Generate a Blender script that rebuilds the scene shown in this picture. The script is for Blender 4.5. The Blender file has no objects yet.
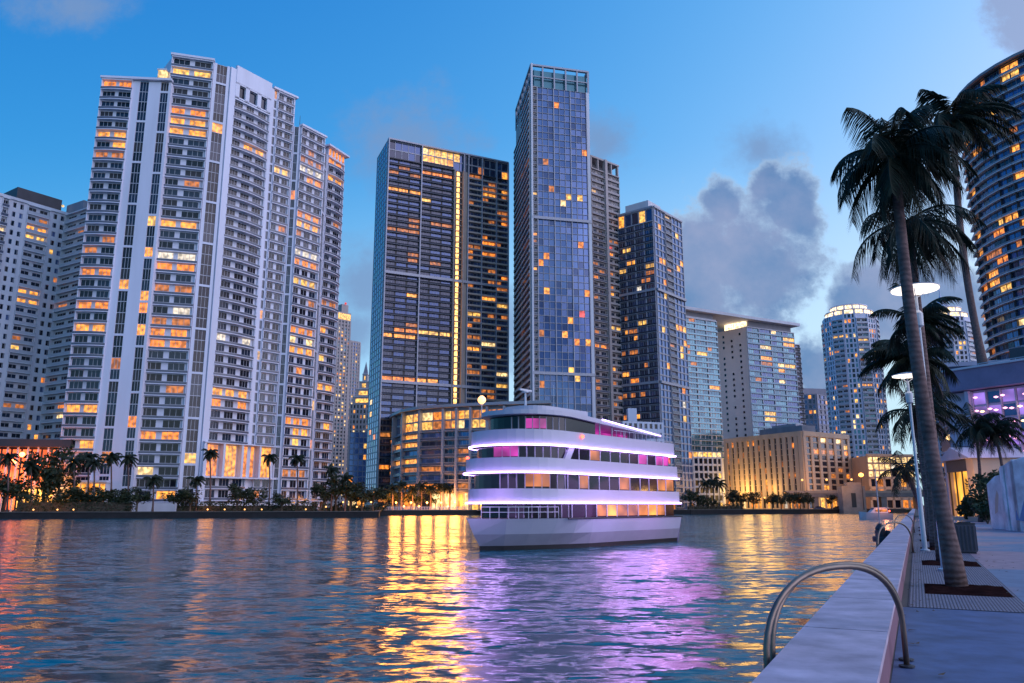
import bpy, math, random
from mathutils import Vector, Matrix
R = math.radians
rnd = random.Random(7)
scene = bpy.context.scene
col = scene.collection

# ---------------------------------------------------------------- camera
F_PX, HORIZON = 790.0, 505.0
TH = math.atan((HORIZON - 341.5) / F_PX)
CAM_Z = 3.5
cam_d = bpy.data.cameras.new('camera')
cam = bpy.data.objects.new('camera', cam_d)
col.objects.link(cam)
cam.location = (0, 0, CAM_Z)
cam.rotation_euler = (math.pi / 2 + TH, 0, 0)
cam_d.sensor_width = 36.0
cam_d.lens = 36.0 * F_PX / 1024.0
cam_d.clip_start = 0.1
cam_d.clip_end = 12000
scene.camera = cam

# ---------------------------------------------------------------- render / exposure
scene.render.engine = 'CYCLES'
scene.view_settings.view_transform = 'Standard'
scene.view_settings.look = 'None'
scene.view_settings.gamma = 1.0
scene.view_settings.exposure = 0.0
scene.view_settings.use_curve_mapping = False
scene.cycles.use_denoising = True
try:
    scene.cycles.denoiser = 'OPENIMAGEDENOISE'
except Exception:
    pass
scene.cycles.max_bounces = 5
scene.cycles.diffuse_bounces = 2
scene.cycles.glossy_bounces = 3
scene.cycles.transmission_bounces = 2
scene.cycles.transparent_max_bounces = 4
scene.cycles.caustics_reflective = False
scene.cycles.caustics_refractive = False
scene.cycles.sample_clamp_indirect = 6.0

CT, ST = math.cos(TH), math.sin(TH)
def ray(px, py):
    a = (px - 512.0) / F_PX
    b = (341.5 - py) / F_PX
    return Vector((a, CT - b * ST, ST + b * CT))
def on_z(px, py, z):            # where the line of sight meets a level
    d = ray(px, py)
    t = (z - CAM_Z) / d.z
    return Vector((d.x * t, d.y * t))
def at_y(px, py, y):            # point at a distance
    d = ray(px, py)
    t = y / d.y
    return Vector((d.x * t, y, CAM_Z + d.z * t))

# ---------------------------------------------------------------- sun and sky
SUN_EL, SUN_ROT = R(14.0), R(112.0)     # afterglow to the right, a little behind the viewer
world = bpy.data.worlds.new('World')
scene.world = world
world.use_nodes = True
def build_sky():
    nt = world.node_tree
    N, L = nt.nodes, nt.links
    N.clear()
    out = N.new('ShaderNodeOutputWorld')
    bg = N.new('ShaderNodeBackground')
    L.new(bg.outputs[0], out.inputs[0])
    sky = N.new('ShaderNodeTexSky')
    sky.sky_type = 'NISHITA'
    sky.sun_disc = False
    sky.sun_elevation = SUN_EL
    sky.sun_rotation = SUN_ROT
    sky.air_density = 1.0
    sky.dust_density = 0.3
    sky.ozone_density = 3.0
    tc = N.new('ShaderNodeTexCoord')
    sep = N.new('ShaderNodeSeparateXYZ')
    L.new(tc.outputs['Generated'], sep.inputs[0])
    def m(op, a, b=None, c=None, clamp=False):
        n = N.new('ShaderNodeMath'); n.operation = op; n.use_clamp = clamp
        for i, v in enumerate((a, b, c)):
            if v is None: continue
            if isinstance(v, (int, float)): n.inputs[i].default_value = v
            else: L.new(v, n.inputs[i])
        return n.outputs[0]
    lift = N.new('ShaderNodeCombineXYZ')
    L.new(sep.outputs[0], lift.inputs[0]); L.new(sep.outputs[1], lift.inputs[1])
    L.new(m('ADD', m('MAXIMUM', sep.outputs[2], 0.0), 0.14), lift.inputs[2])
    nrm = N.new('ShaderNodeVectorMath'); nrm.operation = 'NORMALIZE'
    L.new(lift.outputs[0], nrm.inputs[0]); L.new(nrm.outputs[0], sky.inputs['Vector'])
    def mixc(fac, a, b):
        n = N.new('ShaderNodeMix'); n.data_type = 'RGBA'
        for i, v in ((0, fac), (6, a), (7, b)):
            if isinstance(v, (int, float)): n.inputs[i].default_value = v
            elif isinstance(v, tuple): n.inputs[i].default_value = (*v, 1)
            else: L.new(v, n.inputs[i])
        return n.outputs[2]
    srgb = N.new('ShaderNodeSeparateColor'); L.new(sky.outputs[0], srgb.inputs[0])
    comb = N.new('ShaderNodeCombineColor')
    for i, (k, p) in enumerate(SKY_CURVE):      # dusk grading of the sky's own colours
        g = m('MULTIPLY', m('POWER', m('MULTIPLY', srgb.outputs[i], 0.1), p), k)
        g = m('MULTIPLY', g, m('MULTIPLY', m('EXPONENT', m('MULTIPLY', sep.outputs[0], SKY_SIDE[i][1])), SKY_SIDE[i][0]))   # brighter towards the afterglow
        top = (1.0, 1.3, 1.9)[i]
        L.new(m('MULTIPLY', m('DIVIDE', g, m('ADD', 1.0, m('DIVIDE', g, top))), 10.0), comb.inputs[i])
    ya = m('MAXIMUM', m('ABSOLUTE', sep.outputs[1]), 0.15)
    u = m('DIVIDE', sep.outputs[0], ya)
    v = m('DIVIDE', sep.outputs[2], ya)
    cmb = N.new('ShaderNodeCombineXYZ'); L.new(u, cmb.inputs[0]); L.new(v, cmb.inputs[1])
    def noise(scale, detail, rough=0.55, off=0.0):
        n = N.new('ShaderNodeTexNoise'); n.noise_dimensions = '3D'
        mp = N.new('ShaderNodeMapping'); mp.inputs['Location'].default_value = (off, off * .7, off)
        L.new(cmb.outputs[0], mp.inputs[0]); L.new(mp.outputs[0], n.inputs['Vector'])
        n.inputs['Scale'].default_value = scale; n.inputs['Detail'].default_value = detail
        n.inputs['Roughness'].default_value = rough
        return n.outputs['Fac']
    n1 = m('SUBTRACT', noise(14, 6, 0.6), 0.5)
    n2 = m('SUBTRACT', noise(5, 3, 0.5, 3.1), 0.5)
    wob = m('ADD', m('ADD', m('MULTIPLY', n1, 1.3), m('MULTIPLY', n2, 1.0)), m('MULTIPLY', m('SUBTRACT', noise(38, 5, 0.65, 5.0), 0.5), 0.7))
    def group(blobs, amp, lo, hi):
        best = None
        for (px, py, rx, ry) in blobs:
            c = ray(px, py)
            u0, v0 = c.x / c.y, c.z / c.y
            e = ray(px + rx, py); ru = abs(e.x / e.y - u0)
            g = ray(px, py - ry); rv = abs(g.z / g.y - v0)
            du = m('DIVIDE', m('SUBTRACT', u, u0), ru)
            dv = m('DIVIDE', m('SUBTRACT', v, v0), rv)
            d = m('SQRT', m('ADD', m('MULTIPLY', du, du), m('MULTIPLY', dv, dv)))
            f = m('SUBTRACT', 1.0, d)
            best = f if best is None else m('MAXIMUM', best, f)
        s = m('ADD', best, m('MULTIPLY', wob, amp))
        mr = N.new('ShaderNodeMapRange'); mr.interpolation_type = 'SMOOTHSTEP'
        L.new(s, mr.inputs[0]); mr.inputs[1].default_value = lo; mr.inputs[2].default_value = hi
        return mr.outputs[0], s
    solid, solid_s = group([(752, 262, 72, 82), (790, 205, 36, 52), (705, 255, 50, 66), (722, 205, 30, 36), (770, 185, 26, 30), (690, 300, 60, 60),
                   (880, 300, 48, 44), (850, 305, 26, 26), (940, 310, 60, 60), (815, 372, 26, 40), (1010, 330, 60, 60)], 0.95, -0.04, 0.24)
    corner, _ = group([(1034, 20, 66, 46), (1080, 60, 90, 80)], 0.8, -0.05, 0.35)
    soft, _ = group([(415, 140, 85, 66), (365, 285, 50, 60), (350, 330, 46, 40), (598, 140, 46, 46), (75, 8, 90, 30),
                  (505, 330, 40, 60), (760, 150, 50, 40), (200, 240, 100, 70), (1300, 260, 300, 80), (-300, 250, 300, 90)], 0.9, -0.05, 0.9)
    tex = N.new('ShaderNodeMapRange'); L.new(noise(9.0, 6, 0.6, 8.0), tex.inputs[0]); tex.inputs[1].default_value = .35; tex.inputs[2].default_value = .68
    c_body = mixc(tex.outputs[0], CLOUD_A, CLOUD_B)
    rim = N.new('ShaderNodeMapRange'); rim.interpolation_type = 'SMOOTHSTEP'; L.new(solid_s, rim.inputs[0])
    rim.inputs[1].default_value = 0.0; rim.inputs[2].default_value = 0.5
    c_body = mixc(rim.outputs[0], CLOUD_RIM, c_body)
    low = N.new('ShaderNodeMapRange'); low.interpolation_type = 'SMOOTHSTEP'; L.new(v, low.inputs[0])
    low.inputs[1].default_value = 0.50; low.inputs[2].default_value = 0.06
    base = mixc(m('MULTIPLY', low.outputs[0], m('ADD', m('MULTIPLY', sep.outputs[0], 0.9), 0.62, clamp=True)), comb.outputs[0], SKY_LOW)
    c = mixc(m('MULTIPLY', soft, 0.8), base, CLOUD_SOFT)
    c = mixc(m('MULTIPLY', solid, 0.92), c, c_body)
    c = mixc(m('MULTIPLY', corner, 0.75), c, CLOUD_B)
    L.new(c, bg.inputs[0])
    bg.inputs[1].default_value = SKY_STRENGTH
SKY_STRENGTH = 0.10
SKY_LOW = (6.0, 8.6, 9.9)      # pale band over the skyline
SKY_SIDE = ((1.6, 3.4), (1.2, 1.6), (1.15, 0.95))
SKY_CURVE = ((130.0, 2.7), (14.5, 1.6), (5.6, 0.95))
CLOUD_A, CLOUD_B, CLOUD_SOFT, CLOUD_RIM = (1.2, 2.4, 4.8), (2.9, 3.5, 5.6), (2.0, 3.2, 5.6), (4.2, 5.8, 8.0)
build_sky()

sun_d = bpy.data.lights.new('sun', 'SUN')
sun = bpy.data.objects.new('sun', sun_d)
col.objects.link(sun)
sun_d.energy = 1.5
sun_d.angle = R(70)
sun_d.color = (0.86, 0.72, 1.0)
SUN_DIR = Vector((math.sin(SUN_ROT) * math.cos(SUN_EL), math.cos(SUN_ROT) * math.cos(SUN_EL), math.sin(SUN_EL)))
sun.rotation_euler = SUN_DIR.to_track_quat('Z', 'Y').to_euler()

# ---------------------------------------------------------------- materials
def mat(name, color, rough=0.6, metal=0.0, spec=0.5, var=0.0, scale=1.0, emit=None, strength=0.0, bump=0.0, streak=False, color2=None):
    m = bpy.data.materials.new(name)
    m.use_nodes = True
    nt = m.node_tree; N, L = nt.nodes, nt.links
    p = N['Principled BSDF']
    p.inputs['Base Color'].default_value = (*color, 1)
    p.inputs['Roughness'].default_value = rough
    p.inputs['Metallic'].default_value = metal
    p.inputs['Specular IOR Level'].default_value = spec
    if var or bump:
        g = N.new('ShaderNodeNewGeometry')
        mp = N.new('ShaderNodeMapping')
        mp.inputs['Scale'].default_value = (scale, scale, scale * (0.12 if streak else 1.0))
        L.new(g.outputs['Position'], mp.inputs[0])
        n = N.new('ShaderNodeTexNoise'); n.inputs['Scale'].default_value = 1.0
        n.inputs['Detail'].default_value = 5.0; n.inputs['Roughness'].default_value = 0.6
        L.new(mp.outputs[0], n.inputs['Vector'])
        if var:
            mr = N.new('ShaderNodeMapRange'); L.new(n.outputs['Fac'], mr.inputs[0])
            mr.inputs[1].default_value = 0.3; mr.inputs[2].default_value = 0.7
            mx = N.new('ShaderNodeMix'); mx.data_type = 'RGBA'
            L.new(mr.outputs[0], mx.inputs[0])
            lo = tuple(c * (1 - var) for c in color) if color2 is None else color2
            hi = tuple(min(c * (1 + var * .6), 0.95) for c in color) if color2 is None else color
            mx.inputs[6].default_value = (*lo, 1); mx.inputs[7].default_value = (*hi, 1)
            L.new(mx.outputs[2], p.inputs['Base Color'])
        if bump:
            b = N.new('ShaderNodeBump'); b.inputs['Strength'].default_value = bump
            b.inputs['Distance'].default_value = 0.02
            L.new(n.outputs['Fac'], b.inputs['Height']); L.new(b.outputs[0], p.inputs['Normal'])
    if emit:
        p.inputs['Emission Color'].default_value = (*emit, 1)
        p.inputs['Emission Strength'].default_value = strength
    return m

def lit(name, color, strength, scale=0.9):
    """A lit room behind its pane: the room's own lamps, curtains and furniture make it uneven."""
    m = bpy.data.materials.new(name)
    m.use_nodes = True
    nt = m.node_tree; N, L = nt.nodes, nt.links
    p = N['Principled BSDF']
    p.inputs['Base Color'].default_value = (0.05, 0.04, 0.04, 1)
    p.inputs['Roughness'].default_value = 0.2
    g = N.new('ShaderNodeNewGeometry')
    n = N.new('ShaderNodeTexNoise'); n.inputs['Scale'].default_value = scale
    n.inputs['Detail'].default_value = 0.0
    L.new(g.outputs['Position'], n.inputs['Vector'])
    mr = N.new('ShaderNodeMapRange'); L.new(n.outputs['Fac'], mr.inputs[0])
    mr.inputs[1].default_value = 0.32; mr.inputs[2].default_value = 0.72
    mr.inputs[3].default_value = 0.45 * strength; mr.inputs[4].default_value = 1.45 * strength
    p.inputs['Emission Color'].default_value = (*color, 1)
    L.new(mr.outputs[0], p.inputs['Emission Strength'])
    return m

M = {}
M['white'] = mat('white_stucco', (0.70, 0.71, 0.84), 0.7, var=0.12, scale=0.15, streak=True)
M['white_b'] = mat('white_paint', (0.68, 0.67, 0.74), 0.7, var=0.14, scale=0.2, streak=True)
M['beige'] = mat('beige_render', (0.42, 0.36, 0.36), 0.75, var=0.15, scale=0.2, streak=True)
M['tan'] = mat('tan_precast', (0.60, 0.45, 0.34), 0.75, var=0.15, scale=0.2, streak=True)
M['pink'] = mat('pale_pink_render', (0.84, 0.66, 0.62), 0.75, var=0.08, scale=0.12, streak=True)
M['grey'] = mat('grey_concrete', (0.30, 0.29, 0.34), 0.75, var=0.18, scale=0.25, streak=True)
M['mullion'] = mat('silver_mullion', (0.36, 0.36, 0.42), 0.45, metal=0.3)
M['dark'] = mat('dark_metal', (0.035, 0.035, 0.045), 0.5)
M['darkwall'] = mat('dark_bronze_wall', (0.06, 0.055, 0.065), 0.5, var=0.2, scale=0.4)
M['roof'] = mat('roof_gravel', (0.12, 0.11, 0.12), 0.9, var=0.2, scale=0.6)
M['rail'] = mat('grey_glass_rail', (0.09, 0.10, 0.15), 0.25, spec=0.6)
M['railw'] = mat('white_rail', (0.50, 0.50, 0.56), 0.5)
M['raild'] = mat('dark_rail', (0.022, 0.026, 0.045), 0.5, spec=0.25)
M['slabtan_warmlit'] = mat('warm_lit_tan_slab', (0.50, 0.37, 0.31), 0.7, var=0.1, scale=0.4)  # tan concrete with the floors' warm light put into its colour
G_DARK = [mat('dark_glass', (0.008, 0.010, 0.02), 0.10, spec=0.45), mat('dark_glass_blue', (0.012, 0.022, 0.05), 0.10, spec=0.6),
          mat('curtained_glass', (0.04, 0.035, 0.04), 0.25, spec=0.4)]
G_DARK = [G_DARK[0], G_DARK[1], G_DARK[2], G_DARK[0], G_DARK[1]]
G_BLUE = [mat('blue_glass', (0.10, 0.17, 0.36), 0.07, metal=0.55, spec=0.8), mat('blue_glass_deep', (0.075, 0.135, 0.31), 0.06, metal=0.5, spec=0.8),
          mat('blue_glass_pale', (0.13, 0.19, 0.38), 0.14, metal=0.5, spec=0.7)]
G_NAVY = [mat('navy_glass', (0.05, 0.085, 0.20), 0.08, metal=0.45, spec=0.8), mat('navy_glass_deep', (0.02, 0.03, 0.07), 0.08, metal=0.3, spec=0.8)]
G_TEAL = [mat('teal_glass', (0.10, 0.24, 0.30), 0.1, metal=0.4, spec=0.8), mat('teal_glass_deep', (0.05, 0.14, 0.20), 0.1, metal=0.35, spec=0.8)]
LIT = [lit('lit_orange', (1.0, 0.27, 0.03), 1.25), lit('lit_amber', (1.0, 0.36, 0.05), 1.45), lit('lit_yellow', (1.0, 0.52, 0.11), 1.35),
       lit('lit_pale', (1.0, 0.66, 0.28), 1.5), lit('lit_dim', (1.0, 0.30, 0.06), 0.6), lit('lit_red', (1.0, 0.12, 0.12), 1.0), lit('lit_cool', (1.0, 0.85, 0.68), 0.9)]
LITW = [5, 6, 3, 1.2, 5, 0.25, 0.5]
def pick_lit(rg, w=None):
    w = list(w or LITW)
    return rg.choices(LIT, w + [0.02 * sum(w)] * (len(LIT) - len(w)))[0]

# ---------------------------------------------------------------- mesh collecting
class MB:
    def __init__(s): s.v, s.f, s.mi, s.mats = [], [], [], []
    def slot(s, m):
        if m not in s.mats: s.mats.append(m)
        return s.mats.index(m)
    def face(s, pts, m):
        i = len(s.v); s.v.extend(tuple(p) for p in pts)
        s.f.append(tuple(range(i, i + len(pts)))); s.mi.append(s.slot(m))
    def hexa(s, b, t, m, skip=()):
        """b, t: four bottom and four top corners, counter-clockwise from above"""
        i = len(s.v); s.v.extend(tuple(p) for p in b); s.v.extend(tuple(p) for p in t)
        k = s.slot(m)
        for n, q in (('bottom', (3, 2, 1, 0)), ('top', (4, 5, 6, 7)), ('a', (0, 1, 5, 4)), ('b', (1, 2, 6, 5)), ('c', (2, 3, 7, 6)), ('d', (3, 0, 4, 7))):
            if n in skip: continue
            s.f.append(tuple(i + j for j in q)); s.mi.append(k)
    def box(s, x0, x1, y0, y1, z0, z1, m):
        s.hexa([(x0, y0, z0), (x1, y0, z0), (x1, y1, z0), (x0, y1, z0)], [(x0, y0, z1), (x1, y0, z1), (x1, y1, z1), (x0, y1, z1)], m)
    def obox(s, P, ang, u0, u1, d0, d1, z0, z1, m):
        """box on a facade line: u along it, d outward from it"""
        c, sn = math.cos(ang), math.sin(ang)
        def q(u, d): return (P[0] + u * c + d * sn, P[1] + u * sn - d * c)
        b = [q(u0, d1), q(u1, d1), q(u1, d0), q(u0, d0)]
        s.hexa([(*p, z0) for p in b], [(*p, z1) for p in b], m)
    def prism(s, poly, z0, z1, m, mtop=None):
        area = sum(poly[i][0] * poly[(i + 1) % len(poly)][1] - poly[(i + 1) % len(poly)][0] * poly[i][1] for i in range(len(poly)))
        if area < 0: poly = poly[::-1]
        n = len(poly); i = len(s.v)
        zt = z1 if isinstance(z1, (list, tuple)) else [z1] * n
        s.v.extend((p[0], p[1], z0) for p in poly); s.v.extend((p[0], p[1], z) for p, z in zip(poly, zt))
        k = s.slot(m); kt = s.slot(mtop or m)
        for j in range(n):
            s.f.append((i + j, i + (j + 1) % n, i + n + (j + 1) % n, i + n + j)); s.mi.append(k)
        s.f.append(tuple(i + n + j for j in range(n))); s.mi.append(kt)
        s.f.append(tuple(i + n - 1 - j for j in range(n))); s.mi.append(k)
    def tube(s, pts, rad, m, n=8, cap=True):
        pts = [Vector(p) for p in pts]
        if isinstance(rad, (int, float)): rad = [rad] * len(pts)
        i0 = len(s.v); k = s.slot(m); ref = None
        for j, p in enumerate(pts):
            t = (pts[min(j + 1, len(pts) - 1)] - pts[max(j - 1, 0)]).normalized()
            if ref is None:
                ref = t.cross(Vector((0, 0, 1)))
                if ref.length < 0.05: ref = t.cross(Vector((1, 0, 0)))
            a = (ref - t * ref.dot(t)).normalized(); ref = a
            b = t.cross(a)
            for q in range(n):
                an = 2 * math.pi * q / n
                s.v.append(tuple(p + (a * math.cos(an) + b * math.sin(an)) * rad[j]))
        for j in range(len(pts) - 1):
            for q in range(n):
                s.f.append((i0 + j * n + q, i0 + j * n + (q + 1) % n, i0 + (j + 1) * n + (q + 1) % n, i0 + (j + 1) * n + q)); s.mi.append(k)
        if cap:
            s.f.append(tuple(i0 + n - 1 - q for q in range(n))); s.mi.append(k)
            e = i0 + (len(pts) - 1) * n
            s.f.append(tuple(e + q for q in range(n))); s.mi.append(k)
    def lathe(s, c, prof, m, n=16):
        """prof: (radius, z) from bottom to top around the point c"""
        i0 = len(s.v); k = s.slot(m)
        for (r, z) in prof:
            for q in range(n):
                an = 2 * math.pi * q / n
                s.v.append((c[0] + r * math.cos(an), c[1] + r * math.sin(an), c[2] + z))
        for j in range(len(prof) - 1):
            for q in range(n):
                s.f.append((i0 + j * n + q, i0 + j * n + (q + 1) % n, i0 + (j + 1) * n + (q + 1) % n, i0 + (j + 1) * n + q)); s.mi.append(k)
        s.f.append(tuple(i0 + n - 1 - q for q in range(n))); s.mi.append(k)
        e = i0 + (len(prof) - 1) * n
        s.f.append(tuple(e + q for q in range(n))); s.mi.append(k)
    def mesh(s, name):
        me = bpy.data.meshes.new(name)
        me.from_pydata(s.v, [], s.f)
        for m in s.mats: me.materials.append(m)
        me.polygons.foreach_set('material_index', s.mi)
        me.update()
        return me
    def build(s, name, parent=None, smooth=False):
        me = s.mesh(name)
        if smooth: me.polygons.foreach_set('use_smooth', [True] * len(me.polygons))
        o = bpy.data.objects.new(name, me); col.objects.link(o)
        if parent is not None:
            o.parent = parent
            o.location = -parent.location if parent.parent is None else (0, 0, 0)
        return o

def tag(o, label=None, cat=None, group=None, kind=None):
    if label: o['label'] = label
    if cat: o['category'] = cat
    if group: o['group'] = group
    if kind: o['kind'] = kind
    return o
def thing(name, label, cat, loc=(0, 0, 0), group=None, rz=0.0):
    o = bpy.data.objects.new(name, None); col.objects.link(o)
    o.empty_display_size = 0.5
    o.location = loc; o.rotation_euler = (0, 0, rz)
    return tag(o, label, cat, group)
def copy_tree(o, parent=None):
    c = o.copy(); col.objects.link(c)
    if parent is not None: c.parent = parent
    for ch in list(o.children): copy_tree(ch, c)
    return c

# ---------------------------------------------------------------- buildings
_cache = {}
class Building:
    """A building: an Empty with a wall mesh, and every window and balcony a part (past a hundred of a kind the rest is one part)."""
    def __init__(s, name, label, base, wall='white', z0=1.5, seed=1, cat='building'):
        s.root = thing(name, label, cat, (base[0], base[1], z0))
        s.w = MB(); s.wm = M[wall]; s.z0 = z0
        s.wins, s.bals = [], []
        s.rg = random.Random(seed)
    def body(s, poly, z0, z1, m=None): s.w.prism(poly, z0, z1, m or s.wm, M['roof'])
    def win(s, P, ang, u, w, z, h, m, d=0.0, bars=1):
        c, sn = math.cos(ang), math.sin(ang)
        s.wins.append((P[0] + u * c + d * sn, P[1] + u * sn - d * c, z, ang, round(w, 2), round(h, 2), m, bars))
    def bal(s, P, ang, u, w, z, depth, rail, slab, rh=1.05, bow=0.0, sh=0.24):
        c, sn = math.cos(ang), math.sin(ang)
        s.bals.append((P[0] + u * c, P[1] + u * sn, z, ang, round(w, 2), round(depth, 2), rail, slab, rh, round(bow, 2), sh))
    @staticmethod
    def _win_geo(mb, x, y, z, ang, w, h, m, bars, fr):
        mb.obox((x, y), ang, 0, w, 0, 0.05, z, z + h, m)
        for k in range(1, bars + 1):
            u = w * k / (bars + 1)
            mb.obox((x, y), ang, u - 0.05, u + 0.05, 0.05, 0.11, z, z + h, fr)
        mb.obox((x, y), ang, 0, w, 0.05, 0.10, z + h * .985 - 0.06, z + h, fr)
    @staticmethod
    def _bal_geo(mb, x, y, z, ang, w, depth, rail, slab, rh, bow, sh):
        c, sn = math.cos(ang), math.sin(ang)
        def q(u, d): return (x + u * c + d * sn, y + u * sn - d * c)
        n = 1 if not bow else 6
        def prof(d0):
            return [(w * k / n, d0 + bow * math.sin(math.pi * k / n)) for k in range(n + 1)]
        mb.prism([q(0, 0)] + [q(u, d) for u, d in prof(depth)] + [q(w, 0)], z - sh, z, slab)
        fr = prof(depth - 0.05)
        for k in range(n):
            (u0, d0), (u1, d1) = fr[k], fr[k + 1]
            a = math.atan2(q(u1, d1)[1] - q(u0, d0)[1], q(u1, d1)[0] - q(u0, d0)[0])
            ln = math.hypot(u1 - u0, d1 - d0)
            mb.obox(q(u0, d0), a, 0, ln, -0.04, 0.0, z, z + rh - 0.1, rail)
            mb.obox(q(u0, d0), a, 0, ln, -0.06, 0.02, z + rh - 0.1, z + rh, M['railw'] if rail is not M['raild'] else rail)
        for u in (0.02, w - 0.06):
            mb.obox(q(0, 0), ang, u, u + 0.04, 0.05, depth - 0.1, z, z + rh - 0.05, rail)
    def finish(s, frame=None):
        fr = frame or M['mullion']
        if s.w.v: s.w.build('wall', s.root)
        def emit(recs, name, geo, size, key):
            recs.sort(key=size, reverse=True)
            base = s.root.location
            for r in recs[:100]:
                k = (name, fr.name) + key(r)
                if k not in _cache:
                    mb = MB(); geo(mb, 0, 0, 0, 0.0, *r[4:]); _cache[k] = mb.mesh(name)
                o = bpy.data.objects.new(name, _cache[k]); col.objects.link(o)
                o.parent = s.root
                o.location = (r[0] - base.x, r[1] - base.y, r[2] - base.z)
                o.rotation_euler = (0, 0, r[3])
            if recs[100:]:
                mb = MB()
                for r in recs[100:]: geo(mb, *r)
                tag(mb.build(name, s.root), kind='stuff')
        emit(s.wins, 'window', lambda mb, *a: s._win_geo(mb, *a, fr), lambda r: r[4] * r[5] / (r[0] ** 2 + r[1] ** 2 + r[2] ** 2),
             lambda r: (r[4], r[5], r[6].name, r[7]))
        emit(s.bals, 'balcony', s._bal_geo, lambda r: r[4] / (r[0] ** 2 + r[1] ** 2 + r[2] ** 2),
             lambda r: (r[4], r[5], r[6].name, r[7].name, r[8], r[9], r[10]))
        return s.root
    # --- facade kinds -------------------------------------------------
    def grid(s, P0, P1, z0, z1, nf, nc, pier=0.5, pd=0.3, sp=0.7, sd=0.2, glass=G_DARK, plit=0.12, w=None, every=1, bars=0, wm=None, lw=None, d0=0.0, pgroup=0):
        """piers and spandrels proud of the wall with a pane in every opening"""
        wm = wm or s.wm
        L = math.hypot(P1[0] - P0[0], P1[1] - P0[1]); ang = math.atan2(P1[1] - P0[1], P1[0] - P0[0])
        fh = (z1 - z0) / nf; cw = L / nc
        for c in range(nc + 1):
            pw = pier if not pgroup or c % pgroup else pier * 2.2
            pe = pd if not pgroup or c % pgroup else pd + 0.25
            u = min(max(c * cw - pw / 2, 0), L - pw)
            s.w.obox(P0, ang, u, u + pw, d0, d0 + pe, z0, z1, wm)
        for f in range(nf + 1):
            z = z0 + f * fh
            if sp > 0: s.w.obox(P0, ang, 0, L, d0, d0 + sd, z - (0 if f == 0 else sp * .5), z + (0 if f == nf else sp * .5), wm)
        for f in range(nf):
            for c in range(nc):
                m = pick_lit(s.rg, lw) if s.rg.random() < plit else s.rg.choice(glass)
                s.win(P0, ang, c * cw + pier / 2, cw - pier, z0 + f * fh + sp / 2, fh - sp, m, d0, bars)
    def balconies(s, P0, P1, z0, z1, nf, nw=2, depth=1.6, rail=None, slab=None, bow=0.0, fins=True, glass=G_DARK, plit=0.15, wh=0.72, ww=0.72,
                  wm=None, lw=None, skip_first=False, rh=1.05, sh=0.24, litrows=(), d0=0.0):
        wm = wm or s.wm; rail = rail or M['rail']; slab = slab or wm
        L = math.hypot(P1[0] - P0[0], P1[1] - P0[1]); ang = math.atan2(P1[1] - P0[1], P1[0] - P0[0])
        fh = (z1 - z0) / nf; cw = L / nw
        if fins:
            for u in (0, L - 0.25): s.w.obox(P0, ang, u, u + 0.25, 0, depth * 0.8, z0, z1, wm)
        run = 0
        for f in range(nf):
            z = z0 + f * fh
            if not (skip_first and f == 0): s.bal(P0, ang, 0.0, L, z, depth, rail, slab, rh, bow, sh)
            on = f in litrows or s.rg.random() < plit
            lm = pick_lit(s.rg, lw)
            for c in range(nw):
                wv = s.rg.uniform(.85, 1.0)
                l = on and s.rg.random() < 0.8
                if not on and s.rg.random() < plit * .35: l, lm2 = True, LIT[4]
                else: lm2 = lm
                m = lm2 if l else s.rg.choice(glass)
                s.win(P0, ang, c * cw + cw * (1 - ww) / 2, cw * ww * wv, z + 0.12, fh * wh, m, 0.0, 2 if cw > 4 else 1)
        s.w.obox(P0, ang, 0, L, 0, depth, z1 - 0.3, z1 + 0.15, wm)
    def wall(s, P0, P1, z0, z1, d=0.3, m=None):
        L = math.hypot(P1[0] - P0[0], P1[1] - P0[1]); ang = math.atan2(P1[1] - P0[1], P1[0] - P0[0])
        s.w.obox(P0, ang, 0, L, 0, d, z0, z1, m or s.wm)
    def glasscol(s, P0, P1, z0, z1, nf, cols, d=0.3, glass=G_DARK, plit=0.12, group=5):
        """a blank wall with tall columns of glazing let into it. cols: (u0, u1) as shares of the width"""
        L = math.hypot(P1[0] - P0[0], P1[1] - P0[1]); ang = math.atan2(P1[1] - P0[1], P1[0] - P0[0])
        edge = 0.0
        for (a, b) in cols:
            s.w.obox(P0, ang, edge * L, a * L, 0, d, z0, z1, s.wm); edge = b
        s.w.obox(P0, ang, edge * L, L, 0, d, z0, z1, s.wm)
        fh = (z1 - z0) / nf
        for (a, b) in cols:
            off = s.rg.randrange(group)
            for f in range(nf):
                gap = (f + off) % group == 0
                if gap: s.w.obox(P0, ang, a * L, b * L, 0, d - .04, z0 + f * fh - 0.35, z0 + f * fh + 0.35, s.wm)
                m = pick_lit(s.rg) if s.rg.random() < plit else s.rg.choice(glass)
                s.win(P0, ang, a * L, (b - a) * L, z0 + f * fh + (0.36 if gap else 0.06), fh - (0.42 if gap else 0.12), m, 0.0, 2)

def part(b, name, fn, smooth=False):
    mb = MB(); fn(mb); return mb.build(name, b.root if isinstance(b, Building) else b, smooth)
def H_at(px, py, y): return at_y(px, py, y).z
def xy(px, py, H):
    p = on_z(px, py, H); return (p.x, p.y)
def lerp(a, b, t): return (a[0] + (b[0] - a[0]) * t, a[1] + (b[1] - a[1]) * t)
def off(p, q, d):
    """the two points moved back (away from the viewer's side) by d at right angles"""
    L = math.hypot(q[0] - p[0], q[1] - p[1]); n = (-(q[1] - p[1]) / L * d, (q[0] - p[0]) / L * d)
    return (p[0] + n[0], p[1] + n[1]), (q[0] + n[0], q[1] + n[1])
LAND = 1.5

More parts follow.
